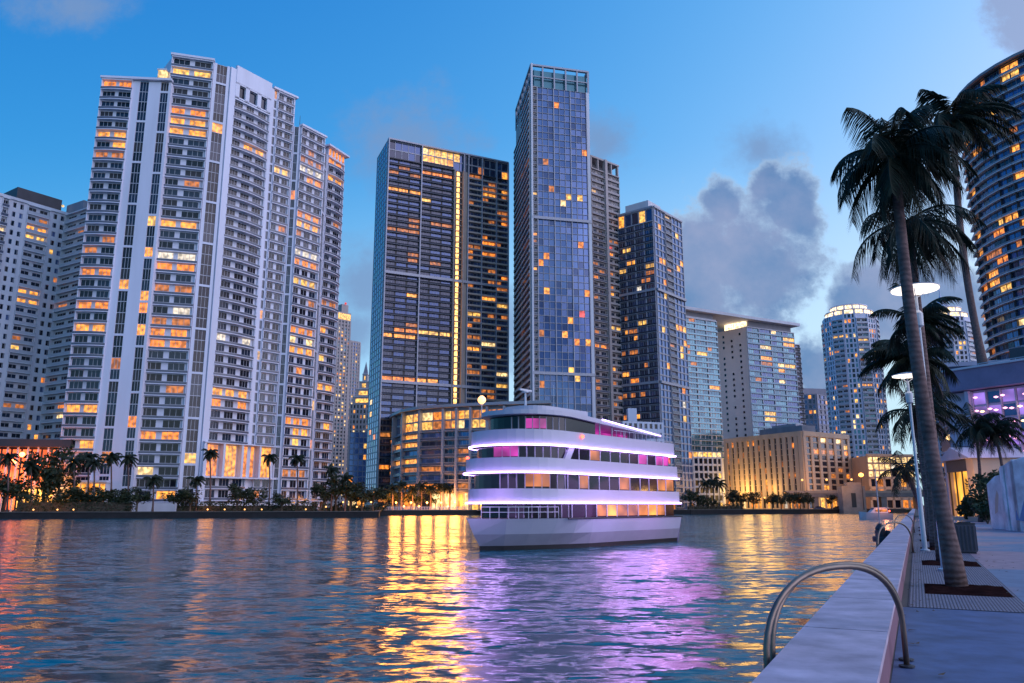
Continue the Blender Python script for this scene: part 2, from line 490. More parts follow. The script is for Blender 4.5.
# ---------------------------------------------------------------- the white curved condominium
def condo_white():
    fh = 3.53
    P = lambda px, py, H: xy(px, py, H)
    HA = LAND + 39 * fh; HM = LAND + 42 * fh; HN = LAND + 39 * fh; HL = LAND + 38 * fh
    a0, a1, a2 = P(103, 80, HA), P(134, 81.5, HA), P(172, 83, HA)
    m0, m1, m2, m3, m4 = P(172.5, 57, HM), P(214, 63, HM), P(230, 67.5, HM), P(273, 90, HM), P(295.5, 100, HM)
    n0, n1 = P(300.5, 127, HN), P(324, 139, HN)
    l0, l1 = P(327, 156, HL), P(343, 166, HL)
    b = Building('condominium_tower', 'tall white curved condominium tower with stacked balconies and many orange lit flats', ((a0[0] + l1[0]) / 2, (a0[1] + l1[1]) / 2), 'white', seed=11)
    ba, bb = off(a0, a2, 24); b.body([a0, a1, a2, bb, ba], LAND, HA)
    ba, bb = off(m0, m4, 24); b.body([m0, m1, m2, m3, m4, bb, ba], LAND, HM)
    ba, bb = off(m4, n1, 22); b.body([m4, n0, n1, bb, ba], LAND, HN)
    ba, bb = off(n1, l1, 20); b.body([n1, l0, l1, bb, ba], LAND, HL)
    lw = [6, 6, 2, .6, 5, .2]
    b.balconies(a0, a1, LAND, HA, 39, 2, 1.15, rh=.75, wh=.84, ww=.8, plit=.17, bow=0.5, lw=lw, litrows=(0, 2, 5, 8, 31, 32, 38))
    b.glasscol(a1, a2, LAND, HA, 39, ((.18, .41), (.73, .93)), d=.4, plit=.13, group=4)
    b.balconies(m0, m1, LAND + 3, HM, 41, 2, 1.15, rh=.75, wh=.84, ww=.8, plit=.15, lw=lw, litrows=(0, 2, 9, 13, 14, 15, 16, 33, 35))
    b.glasscol(m1, m2, LAND, HM, 42, ((.2, .82),), d=.45, plit=.08, group=4)
    # bowed bay: blank parapet and two floors of windows on top, lit hall low down
    zt = HM - 3 * fh
    q1, q2 = lerp(m2, m3, .12), lerp(m2, m3, .93)
    b.wall(m2, q1, LAND, HM, .9)
    b.wall(q2, m3, LAND, HM, .9)
    b.balconies(q1, q2, LAND, LAND + 3 * fh, 3, 3, 1.0, rh=.75, wh=.84, plit=.3, bow=.8, lw=lw)
    b.balconies(q1, q2, LAND + 6 * fh, zt, 33, 3, 1.0, rh=.75, wh=.84, plit=.11, bow=.8, lw=lw, litrows=(3, 4, 28))
    b.wall(q1, q2, HM - 1.3 * fh, HM + 1.6, 1.1)
    b.grid(q1, q2, zt + .4, HM - 1.3 * fh, 1, 3, 1.6, 1.0, 1.0, 1.0, plit=0)
    # right-hand bays
    r1, r2 = lerp(m3, m4, .2), lerp(m3, m4, .92)
    b.glasscol(m3, r1, LAND + 6 * fh, HM, 36, ((.3, .8),), d=.4, plit=.06, group=1)
    b.balconies(r1, r2, LAND, LAND + 3 * fh, 3, 2, 1.0, rh=.75, wh=.84, plit=.3, lw=lw)
    b.balconies(r1, r2, LAND + 6 * fh, HM, 36, 2, 1.0, rh=.75, wh=.84, plit=.09, lw=lw)
    b.glasscol(m4, n0, LAND, HN, 39, ((.2, .75),), d=.4, plit=.06, group=3)
    b.balconies(n0, n1, LAND, HN, 39, 3, 1.0, rh=.75, wh=.84, plit=.15, lw=lw, litrows=(6, 7, 8, 13, 28, 33))
    b.glasscol(n1, l0, LAND, HL, 38, ((.25, .75),), d=.4, plit=.06, group=5)
    b.balconies(l0, l1, LAND, HL, 38, 2, 1.0, rh=.75, wh=.84, plit=.14, bow=.9, lw=lw, litrows=(12, 21, 37))
    # the double-height hall glowing orange above the second floor
    z0, z1 = LAND + 3 * fh, LAND + 6 * fh
    h0, h1 = lerp(m2, m3, .02), lerp(m3, m4, .95)
    ang = math.atan2(h1[1] - h0[1], h1[0] - h0[0]); L = math.hypot(h1[0] - h0[0], h1[1] - h0[1])
    for k in range(4):
        b.win(h0, ang, L * (k + .10) / 4, L * .19, z0 + .4, z1 - z0 - .9, LIT[1] if k % 2 else LIT[0], .15, 3)
        b.w.obox(h0, ang, L * k / 4, L * k / 4 + .7, 0, 2.0, z0, z1, b.wm)
    b.w.obox(h0, ang, 0, L, 0, 2.4, z0 - .4, z0, b.wm); b.w.obox(h0, ang, 0, L, 0, 2.2, z1 - .3, z1, b.wm)
    # podium edge
    def pod(mb):
        for p, q in ((m0, m1), (m2, m4), (n0, n1)):
            an = math.atan2(q[1] - p[1], q[0] - p[0]); ln = math.hypot(q[0] - p[0], q[1] - p[1])
            mb.obox(p, an, -1, ln, 0, 3.2, LAND, LAND + 2.6, M['white_b'])
    part(b, 'podium', pod)
    # roof: penthouse, lit lantern, crown ledge
    def pent(mb):
        c = lerp(a1, a2, .75); c2 = off(c, a2, 6)[0]
        mb.box(c[0] - 1, c[0] + 8, c[1] + 4, c[1] + 14, HA, HA + 6.5, M['white_b'])
        for p, q, H in ((a0, a2, HA), (m0, m1, HM), (m3, m4, HM), (n0, n1, HN)):
            an = math.atan2(q[1] - p[1], q[0] - p[0]); ln = math.hypot(q[0] - p[0], q[1] - p[1])
            b.w.obox(p, an, -.3, ln + .3, -.3, 1.5, H + .16, H + .9, M['white'])
    part(b, 'penthouse', pent)
    g = lerp(m4, n0, .5)
    part(b, 'roof_mast', lambda mb: mb.lathe((g[0], g[1] + 3, HN), [(.14, 0), (.06, 6)], M['dark'], 6))
    def lantern(mb):
        c = lerp(a1, a2, .60)
        mb.box(c[0] - .9, c[0] + 1.5, c[1] + 2, c[1] + 4, HA + .4, HA + 5.6, LIT[3]); mb.box(c[0] - 1.2, c[0] + 1.8, c[1] + 1.7, c[1] + 4.3, HA + 5.6, HA + 6.1, M['white_b'])
    part(b, 'roof_lantern', lantern)
    def crown(mb):
        an = math.atan2(l1[1] - l0[1], l1[0] - l0[0]); ln = math.hypot(l1[0] - l0[0], l1[1] - l0[1])
        mb.obox(l0, an, -1.5, ln + 1.0, -4, 2.4, HL + 3.4, HL + 4.1, M['white'])
        mb.obox(l0, an, 0, ln, -2, .6, HL + .2, HL + 3.4, M['white'])
        for k in range(5): mb.obox(l0, an, ln * (k + .3) / 5, ln * (k + .6) / 5, .6, 1.0, HL + .6, HL + 3.0, LIT[0])
    part(b, 'crown', crown)
    b.finish(M['railw'])
condo_white()

# ---------------------------------------------------------------- white slab block at the far left
def condo_left():
    H = 109.7; fh = 3.38; nf = 32
    p0, p1, p2 = xy(-70, 176, H), xy(68, 216, H), xy(91, 208.5, H)
    b = Building('apartment_block', 'white apartment block with small square windows and a dark roof storey, beside the curved tower', ((p0[0] + p2[0]) / 2, (p0[1] + p2[1]) / 2), 'white_b', seed=5)
    ba, bb = off(p0, p1, 18); b.body([p0, p1, p2, (p2[0] + 6, p2[1] + 26), ba], LAND, H)
    z1 = LAND + nf * fh
    f = [-70, 3, 21, 47, 66, 68]
    t = lambda px: (px + 70) / 138.0
    T = lambda px: lerp(p0, p1, t(px) ** 1.0)
    b.balconies(T(-70), T(-22), LAND, z1, nf, 3, 1.0, plit=.1, glass=G_DARK)
    b.grid(T(-22), T(-2), LAND, z1, nf, 2, 1.3, .35, 1.5, .3, glass=G_DARK + G_BLUE[2:], plit=.08, bars=1)
    b.balconies(T(-2), T(5), LAND, z1, nf, 1, 1.0, plit=.1)
    b.grid(T(5), T(24), LAND, z1, nf, 2, 1.3, .35, 1.5, .3, glass=G_DARK + G_BLUE[2:], plit=.09, bars=1)
    b.balconies(T(24), T(48), LAND, z1, nf, 2, 1.0, plit=.13, rail=M['railw'])
    b.grid(T(48), T(68), LAND, z1, nf, 2, 1.3, .35, 1.5, .3, glass=G_DARK + G_BLUE[2:], plit=.07, bars=1)
    b.balconies(p1, p2, LAND, z1, nf, 2, 1.3, plit=.1, rail=M['railw'])
    def roof(mb):
        c = lerp(p0, p1, .73); d = lerp(p0, p1, 1.0)
        an = math.atan2(p1[1] - p0[1], p1[0] - p0[0]); L = math.hypot(p1[0] - p0[0], p1[1] - p0[1])
        mb.obox(p0, an, L * .62, L * .97, -14, -3, H + .02, H + 6.5, M['darkwall'])
        mb.obox(p1, math.atan2(p2[1] - p1[1], p2[0] - p1[0]), -1, 10, -8, 0.3, H + .02, H + 4.2, M['grey'])
        mb.obox(p0, an, 0, L + .6, -.3, .8, H, H + 1.0, M['white_b'])
    part(b, 'roof_storey', roof)
    def lamp(mb):
        c = lerp(p0, p1, .965); mb.lathe((c[0], c[1] - 1.2, H + 2.6), [(.3, 0), (.55, .4), (.3, .8)], LIT[3], 8)
    part(b, 'roof_lamp', lamp)
    b.finish(M['railw'])
condo_left()

# ---------------------------------------------------------------- slender towers in the gap
def gap_towers():
    H = at_y(350, 311, 560).z
    p0, p1 = at_y(338, 311, 560), at_y(361.5, 319, 575)
    p0, p1 = (p0.x, p0.y), (p1.x, p1.y)
    mid = lerp(p0, p1, .55)
    b = Building('slender_tower', 'slender pale tower with a lit top in the gap beside the white curved tower', mid, 'beige', seed=3)
    ba, bb = off(p0, mid, 20); b.body([p0, mid, bb, ba], LAND, H)
    ba, bb = off(mid, p1, 18); b.body([mid, p1, bb, ba], LAND, H - 20)
    b.grid(p0, mid, LAND, H - 6, 52, 4, 1.2, .5, 1.2, .3, plit=.3, lw=[1, 2, 6, 4, 2, 0], glass=G_DARK + G_TEAL)
    b.grid(mid, p1, LAND, H - 21, 46, 4, 1.2, .5, 1.2, .3, plit=.10, lw=[1, 2, 6, 4, 2, 0], glass=G_TEAL + G_BLUE)
    def top(mb):
        an = math.atan2(mid[1] - p0[1], mid[0] - p0[0]); L = math.hypot(mid[0] - p0[0], mid[1] - p0[1])
        mb.obox(p0, an, .5, L - .5, -8, .2, H - 5.5, H - 1, LIT[2]); mb.obox(p0, an, L * .3, L * .8, -8, -.5, H + .02, H + 6, M['beige'])
    part(b, 'crown', top)
    def lamp(mb):
        c = lerp(p0, mid, .55); mb.lathe((c[0], c[1], H + 6), [(.5, 0), (1.0, .8), (.5, 1.6)], LIT[5], 8)
    part(b, 'beacon', lamp)
    b.finish()
    # stepped pyramid top
    Y = 520
    q0, q1 = at_y(349, 420, Y), at_y(376, 420, Y + 12)
    w = q1.x - q0.x; z1 = at_y(360, 404, Y).z
    b = Building('pyramid_top_tower', 'pale stone tower stepping up to a lit pyramid top, behind the curved white tower', ((q0.x + q1.x) / 2, Y + 10), 'beige', seed=4)
    b.body([(q0.x, Y), (q1.x, Y), (q1.x, Y + 22), (q0.x, Y + 22)], LAND, z1)
    b.grid((q0.x, Y), (q1.x, Y), LAND, z1, 20, 7, 1.1, .5, 1.2, .35, plit=.25, lw=[1, 2, 6, 4, 2, 0])
    def pyr(mb):
        x0, x1, y0, y1, z = q0.x, q1.x, Y, Y + 22, z1
        for k in range(4):
            x0 += w * .1; x1 -= w * .1; y0 += 2; y1 -= 2
            mb.box(x0, x1, y0, y1, z + .02, z + 5.0, M['beige']); z += 5.0
            mb.box(x0 - .3, x1 + .3, y0 - .3, y1 + .3, z, z + .4, M['white_b'])
            mb.box(x0 + w * .12, x1 - w * .12, y0 - .12, y0, z - 3.8, z - 1.2, LIT[2]); z += .4
        cx, cy = (x0 + x1) / 2, (y0 + y1) / 2; r = (x1 - x0) / 2
        i = [(cx - r, cy - r, z), (cx + r, cy - r, z), (cx + r, cy + r, z), (cx - r, cy + r, z)]
        for a in range(4): mb.face([i[a], i[(a + 1) % 4], (cx, cy, z + 9)], M['grey'])
    part(b, 'pyramid_roof', pyr)
    b.finish()
    Y = 470
    q0, q1 = at_y(350, 432, Y), at_y(378, 432, Y)
    b = Building('office_block', 'low blue glass office block below the pyramid topped tower', ((q0.x + q1.x) / 2, Y + 8), 'grey', seed=6)
    b.body([(q0.x, Y), (q1.x, Y), (q1.x, Y + 16), (q0.x, Y + 16)], LAND, q0.z)
    b.grid((q0.x, Y), (q1.x, Y), LAND + 5, q0.z, 12, 6, .4, .2, .5, .15, glass=G_BLUE, plit=.12)
    b.grid((q0.x, Y), (q1.x, Y), LAND, LAND + 5, 1, 6, .6, .3, .8, .3, plit=1, lw=[0, 1, 3, 5, 0, 0])
    b.finish()
gap_towers()

M['slate'] = mat('slate_slab', (0.15, 0.15, 0.19), 0.6, var=0.15, scale=0.4)
# ---------------------------------------------------------------- dark tower with the lit strip
def tower_strip():
    H = H_at(388, 140, 330); nf = 58
    c0, c1, cl = xy(388, 140, H), xy(507.5, 164.5, H), xy(377.5, 158, H)
    b = Building('dark_glass_tower', 'dark glass tower with one tall strip of yellow lights up its face', (c0[0] + 25, c0[1] + 20), 'darkwall', seed=21)
    bk = (c1[0] + cl[0] - c0[0], c1[1] + cl[1] - c0[1]); b.body([c0, c1, bk, cl], LAND, H)
    z1 = H - 8.5; fh = (z1 - LAND) / nf
    T = lambda px: lerp(c0, c1, (px - 388) / 119.5 + 0.0)
    lw = [6, 4, 2, .4, 6, 0]
    edges = [388.6, 420, 451.5, 461.5, 466, 480, 495, 507.3]
    L = math.hypot(c1[0] - c0[0], c1[1] - c0[1]); ang = math.atan2(c1[1] - c0[1], c1[0] - c0[0])
    for i, (a, c) in enumerate(zip(edges, edges[1:])):
        p, q = T(a), T(c)
        if i == 2:      # the strip
            w = math.hypot(q[0] - p[0], q[1] - p[1])
            for f in range(nf):
                z = LAND + f * fh
                b.win(p, ang, w * .36, w * .28, z + .25, fh - .5, LIT_STRIP, .1, 0)
                b.w.obox(p, ang, w * .1, w * .9, 0, .5, z - .2, z + .2, M['slabtan_warmlit'])
            b.w.obox(p, ang, 0, w * .1, 0, 1.8, LAND, z1, M['slabtan_warmlit']); b.w.obox(p, ang, w * .9, w, 0, 1.8, LAND, z1, M['slabtan_warmlit'])
            continue
        if i == 3: b.wall(p, q, LAND, z1, .6, M['slabtan_warmlit']); continue
        warm = i >= 4  # right-hand bays: warm light is put into slab and rail colour
        b.balconies(p, q, LAND, z1, nf, 3 if i < 2 else 2, 1.1, rail=M['raild'] if not warm else M['slabtan_warmlit'], slab=M['slate'] if not warm else M['slabtan_warmlit'], fins=False, glass=G_NAVY, plit=.10 if not warm else .26,
                    lw=lw, rh=.55, wh=.82, ww=.94, sh=.26)
    for e in edges[:2] + edges[3:]:     # vertical piers
        p = T(e); b.w.obox(p, ang, -.25, .25, 0, 1.5, LAND, H, M['mullion'])
    for z in (LAND + fh * 38, LAND + fh * 20): b.w.obox(c0, ang, 0, L, 0, 1.7, z - .7, z + .5, M['mullion'])
    # left flank: pale blue glass
    b.grid(cl, c0, LAND, H, 62, 5, .3, .2, .5, .15, glass=[G_BLUE[0], G_BLUE[2], G_TEAL[0]], plit=.02, wm=M['mullion'])
    # top storeys
    b.grid(T(388.6), T(420), z1, H, 2, 5, .25, .3, .4, .3, glass=G_NAVY, plit=0, wm=M['mullion'])
    b.grid(T(420), T(451.5), z1 + 1.5, H, 2, 5, .25, .3, .4, .3, plit=1, lw=[0, 3, 9, 1, 0, 0], wm=M['mullion'])
    b.grid(T(451.5), T(507.3), z1, H, 2, 9, .25, .3, .4, .3, glass=G_NAVY, plit=.25, lw=[1, 3, 3, 0, 2, 0], wm=M['mullion'])
    b.w.obox(c0, ang, 0, L, -.5, 1.5, H, H + .7, M['mullion'])
    b.finish()
LIT_STRIP = lit('lit_strip', (1.0, 0.50, 0.12), 3.4)
tower_strip()

# ---------------------------------------------------------------- low curved block on columns
def curved_block():
    H = H_at(460, 407, 290)
    pts = [xy(x, y, H) for x, y in ((391.5, 421.5), (397, 416.5), (406, 412.5), (422, 409.8), (445, 408), (472, 406.6), (505, 405.2), (552, 404))]
    b = Building('curved_low_block', 'low curved glass block with a yellow lit top floor, behind the boat', (pts[4][0], pts[4][1] + 8), 'grey', seed=8)
    b.body(pts + [(pts[-1][0], pts[-1][1] + 36), (pts[0][0] + 6, pts[0][1] + 10)], LAND, H)
    for i, (p, q) in enumerate(zip(pts, pts[1:])):
        n = [1, 1, 1, 1, 2, 2, 3][i]
        for k in range(n):
            a, c = lerp(p, q, k / n), lerp(p, q, (k + 1) / n)
            b.grid(a, c, H - 8.0, H - 1.0, 2, 2, .3, .25, .5, .25, glass=G_BLUE + G_NAVY, plit=.72, lw=[1, 3, 7, 1.5, 2, 0], wm=M['mullion'])
            b.balconies(a, c, LAND + 7, H - 8.6, 7, 1, 1.2, rail=M['rail'], slab=M['mullion'], fins=False, glass=G_NAVY + G_BLUE[:1], plit=.22, ww=.9, lw=[3, 4, 3, 1, 4, 0], wh=.8, rh=.9)
            an = math.atan2(c[1] - a[1], c[0] - a[0])
            b.w.obox(a, an, -.4, .4, 0, 1.9, LAND, H - .4, M['mullion'])
            b.grid(a, c, LAND, LAND + 6.6, 1, 2, .5, .3, .8, .3, plit=.75, lw=[3, 5, 4, 2, 1, 0])
    def roof(mb):
        o = [off(p, q, -2.2) for p, q in zip(pts, pts[1:])]
        outer = [o[0][0]] + [((o[i][1][0] + o[i + 1][0][0]) / 2, (o[i][1][1] + o[i + 1][0][1]) / 2) for i in range(len(o) - 1)] + [o[-1][1]]
        mb.prism(outer + [(pts[-1][0] + 1, pts[-1][1] + 37), (pts[0][0] + 4, pts[0][1] + 11)], H + .02, H + 1.1, M['mullion'])
    part(b, 'roof', roof)
    b.finish()
curved_block()

# ---------------------------------------------------------------- tallest tower, blue curtain wall
def tower_blue():
    H = H_at(531, 64, 320); nf = 60
    c0, c1, cl = xy(531, 64, H), xy(588, 71.5, H), xy(516, 110, H)
    b = Building('blue_glass_tower', 'tallest blue glass tower with a gridded curtain wall and open framed top', (c0[0] + 12, c0[1] + 20), 'beige', seed=31)
    bk = (c1[0] + cl[0] - c0[0], c1[1] + cl[1] - c0[1]); zb = H - 11
    b.body([c0, c1, bk, cl], LAND, zb)
    fh = (zb - LAND) / nf
    s = lerp(c0, c1, .09); e = lerp(c0, c1, .955)
    lw = [5, 5, 2, .6, 4, .5]
    b.balconies(c0, s, LAND, zb, nf, 1, .6, plit=.05, fins=False, ww=.8)
    for (f0, f1) in ((0, 8), (8, 18), (18, 30), (30, 41), (41, 50), (50, 60)):
        b.grid(s, e, LAND + f0 * fh, LAND + f1 * fh, f1 - f0, 9, .16, .45, .16, .40, glass=G_BLUE * 3 + G_NAVY[:1], plit=.045, wm=M['mullion'], lw=lw, pgroup=3)
    ang = math.atan2(c1[1] - c0[1], c1[0] - c0[0]); L = math.hypot(c1[0] - c0[0], c1[1] - c0[1])
    for k in (18, 40): b.w.obox(c0, ang, 0, L, 0, .95, LAND + k * fh - .6, LAND + k * fh + .6, M['mullion'])
    b.wall(e, c1, LAND, zb, .6, M['white_b'])
    b.w.obox(c0, ang, -.3, .5, 0, .9, LAND, H, M['white_b'])
    p = lerp(cl, c0, .5)
    b.balconies(cl, p, LAND, zb - 12, 56, 4, 1.3, rail=M['railw'], plit=.05, fins=True, ww=.7)
    b.balconies(p, c0, LAND, zb, nf, 4, 1.3, rail=M['railw'], plit=.08, fins=True, ww=.7)
    # open crown
    def crown(mb):
        quad = [c0, c1, bk, cl]
        for i in range(4):
            p, q = quad[i], quad[(i + 1) % 4]
            an = math.atan2(q[1] - p[1], q[0] - p[0]); ln = math.hypot(q[0] - p[0], q[1] - p[1]); n = 5 if i % 2 == 0 else 7
            for k in range(n + 1): mb.obox(p, an, ln * k / n - .3, ln * k / n + .3, -.6, .3, zb, H - .8, M['mullion'])
            mb.obox(p, an, 0, ln, -.8, .45, H - .8, H, M['mullion'])
            mb.obox(p, an, 0, ln, -.5, .2, zb + 5, zb + 5.4, M['mullion'])
    part(b, 'crown_frame', crown)
    def glass(mb):
        for p, q in ((c0, c1), (cl, c0)):
            an = math.atan2(q[1] - p[1], q[0] - p[0]); ln = math.hypot(q[0] - p[0], q[1] - p[1])
            mb.obox(p, an, .4, ln - .4, -1.6, -1.4, zb + .05, H - 2.0, G_TEAL[0])
    part(b, 'crown_glazing', glass)
    b.finish()
    # attached lower tower with beige balconies
    H2 = H_at(589, 155, 332); nf2 = 49
    d0, d1 = xy(589.5, 155.5, H2), xy(617.5, 166, H2)
    b = Building('balcony_tower', 'beige balcony tower attached to the flank of the tallest blue glass tower', (d0[0] + 7, d0[1] + 12), 'beige', seed=33)
    ba, bb = off(d0, d1, 26); b.body([d0, d1, bb, ba], LAND, H2 - 6)
    zz = H2 - 6
    m1, m2 = lerp(d0, d1, .46), lerp(d0, d1, .54)
    b.balconies(d0, m1, LAND, zz, nf2, 2, 1.0, rail=M['rail'], plit=.16, lw=lw, rh=.7)
    b.wall(m1, m2, LAND, H2, 1.6)
    b.balconies(m2, d1, LAND, zz, nf2, 2, 1.0, rail=M['beige'], plit=.18, lw=lw, rh=.7)
    def top(mb):
        an = math.atan2(d1[1] - d0[1], d1[0] - d0[0]); ln = math.hypot(d1[0] - d0[0], d1[1] - d0[1])
        for k in range(5): mb.obox(d0, an, ln * k / 4 * .95, ln * k / 4 * .95 + .6, -.6, .8, zz + .2, H2 - .8, M['beige'])
        mb.obox(d0, an, 0, ln, -14, 1.0, H2 - .8, H2, M['beige']); mb.obox(d0, an, 1, ln - 1, -8, -4, zz + .02, H2 - .85, M['grey'])
    part(b, 'roof_frame', top)
    b.finish()
tower_blue()

# ---------------------------------------------------------------- square tower, two faces
def tower_square():
    H = H_at(653, 207, 330); nf = 42
    c, l, r = xy(653, 207.5, H), xy(618, 217, H), xy(681, 223, H)
    b = Building('square_tower', 'square navy and lavender glass tower with its corner turned to the river', (c[0], c[1] + 15), 'grey', seed=41)
    b.body([c, r, (r[0] + l[0] - c[0], r[1] + l[1] - c[1]), l], LAND, H)
    lw = [5, 5, 3, .6, 3, .2]
    fh = (H - LAND) / nf
    segs = [0, .22, .48, .74, 1.0]
    for a, q in zip(segs, segs[1:]):
        b.balconies(lerp(l, c, a), lerp(l, c, q), LAND, H - fh * 2, nf - 2, 2, .9, rail=M['raild'], slab=M['grey'], fins=True, glass=G_NAVY, plit=.13, wm=M['mullion'], lw=lw, ww=.9, wh=.8, rh=.6)
    b.grid(l, c, H - fh * 2, H, 1, 5, .5, .5, .8, .5, glass=G_NAVY, plit=.4, wm=M['mullion'], lw=lw)
    for a, q, k in ((0, .36, 3), (.36, .6, 0), (.6, 1.0, 3)):
        p, s = lerp(c, r, a), lerp(c, r, q)
        if k: b.grid(p, s, LAND, H, nf, k, .35, .4, .55, .35, glass=G_BLUE[2:] + G_BLUE[:1], plit=.11, wm=M['mullion'], lw=lw)
        else: b.balconies(p, s, LAND, H, nf, 1, .8, rail=M['rail'], slab=M['mullion'], glass=G_NAVY, plit=.06, wm=M['mullion'], lw=lw)
    for z in (LAND + 17 * fh, LAND + 30 * fh):
        for p, q in ((l, c), (c, r)):
            an = math.atan2(q[1] - p[1], q[0] - p[0]); b.w.obox(p, an, 0, math.hypot(q[0] - p[0], q[1] - p[1]), 0, 1.1, z - .6, z + .5, M['mullion'])
    def pent(mb):
        q = lerp(l, c, .12); an = math.atan2(c[1] - l[1], c[0] - l[0])
        mb.obox(q, an, 0, 12, -14, -3, H + .02, H + 5.5, M['white_b'])
        for p, q in ((l, c), (c, r)):
            a2 = math.atan2(q[1] - p[1], q[0] - p[0]); mb.obox(p, a2, 0, math.hypot(q[0] - p[0], q[1] - p[1]), -.4, .8, H, H + .8, M['mullion'])
    part(b, 'penthouse', pent)
    b.finish()
tower_square()

# ---------------------------------------------------------------- wide teal condominium with blank pink end
def condo_teal():
    H = 102.0; nf = 32
    t0, t1 = xy(683, 315, H), xy(716, 320, H)
    e, f0, f1 = xy(717, 331, H), xy(746, 325, H), xy(793, 331.5, H)
    b = Building('teal_condominium', 'wide teal glass condominium under an overhanging roof with a blank pink end wall', ((t0[0] + f1[0]) / 2, 440), 'white_b', seed=51)
    ba, bb = off(t0, t1, 24); b.body([t0, t1, bb, ba], LAND, H)
    b.body([e, f0, f1, (f1[0] - 11, f1[1] + 21)], LAND, H - 1)
    lw = [1, 3, 5, 4, 1, 0]
    for a in range(3):
        b.balconies(lerp(t0, t1, a / 3), lerp(t0, t1, (a + 1) / 3), LAND + 26, H - 1, 25, 2, .7, rail=G_TEAL[0], slab=M['white_b'], glass=G_TEAL, plit=.08, lw=lw, ww=.94, wh=.88, rh=.8, sh=.2)
    # blank end wall pricked with small windows
    b.wall(e, f0, LAND, H - 1, .3, M['pink'])
    an = math.atan2(f0[1] - e[1], f0[0] - e[0]); L = math.hypot(f0[0] - e[0], f0[1] - e[1])
    for c in (.22, .5, .78):
        for k in range(nf):
            if b.rg.random() < .72: b.win(e, an, L * c - .6, 1.2, LAND + (k + .35) * (H - LAND) / nf, 1.4, G_DARK[0], .3, 0)
    for a in range(4):
        p, q = lerp(f0, f1, a / 4), lerp(f0, f1, (a + 1) / 4)
        b.balconies(p, q, LAND, H - 1, nf, 2, .7, rail=G_TEAL[1], slab=M['grey'], glass=G_TEAL + G_NAVY[:1], plit=.15, lw=lw, ww=.94, wh=.88, rh=.8, sh=.2)
    # rear slice with projecting balcony tips
    g0, g1 = (f1[0] - 2, f1[1] + 14), (f1[0] + 10, f1[1] + 20)
    ba, bb = off(g0, g1, 14); b.body([g0, g1, bb, ba], LAND, H - 4)
    b.balconies(g0, g1, LAND, H - 4, nf, 2, 1.4, rail=M['raild'], slab=M['grey'], glass=G_NAVY, plit=.03)
    def roof(mb):
        w0, w1 = off(t0, f1, -3.0)
        w0 = (w0[0] - 2, w0[1] - 1); back0, back1 = off(w0, w1, 34)
        mb.prism([w0, (f0[0] + 1, f0[1] - 4), (w1[0] + 2, w1[1]), back1, back0], H + 2.6, H + 4.2, M['white_b'])
        ba, bb = off(t0, t1, 12); mb.prism([lerp(t0, t1, .1), lerp(t0, t1, .9), bb, ba], H + .02, H + 2.6, M['grey'])
        mb.prism([lerp(f0, f1, .05), lerp(f0, f1, .95), (f1[0] - 8, f1[1] + 14), (f0[0] - 6, f0[1] + 12)], H - .95, H + 2.6, M['grey'])
    part(b, 'roof', roof)
    def glow(mb):
        mb.obox(lerp(e, f0, .25), an, 0, L * .7, -8, -.4, H - .95, H + 2.4, LIT_CROWN)
    part(b, 'lit_roof_room', glow)
    b.finish()
    # parking podium, white grid
    Y = 405
    q0, q1 = at_y(684, 470, Y), at_y(722, 470, Y + 8)
    z = at_y(700, 451, Y).z
    b = Building('parking_podium', 'white gridded parking building under the teal condominium with a lit top storey', ((q0.x + q1.x) / 2, Y + 5), 'white', seed=52)
    p, q = (q0.x, q0.y), (q1.x, q1.y)
    b.body([p, q, (q[0] - 2, q[1] + 9), (p[0] - 2, p[1] + 9)], LAND, z)
    b.grid(p, q, LAND, z - 3, 7, 8, .8, .5, 1.0, .4, plit=.05, lw=lw)
    b.grid(p, q, z - 3, z, 1, 8, .4, .3, .6, .3, plit=1, lw=[0, 0, 2, 4, 0, 0])
    b.finish()
LIT_CROWN = lit('lit_crown', (1.0, 0.74, 0.42), 2.2)
condo_teal()

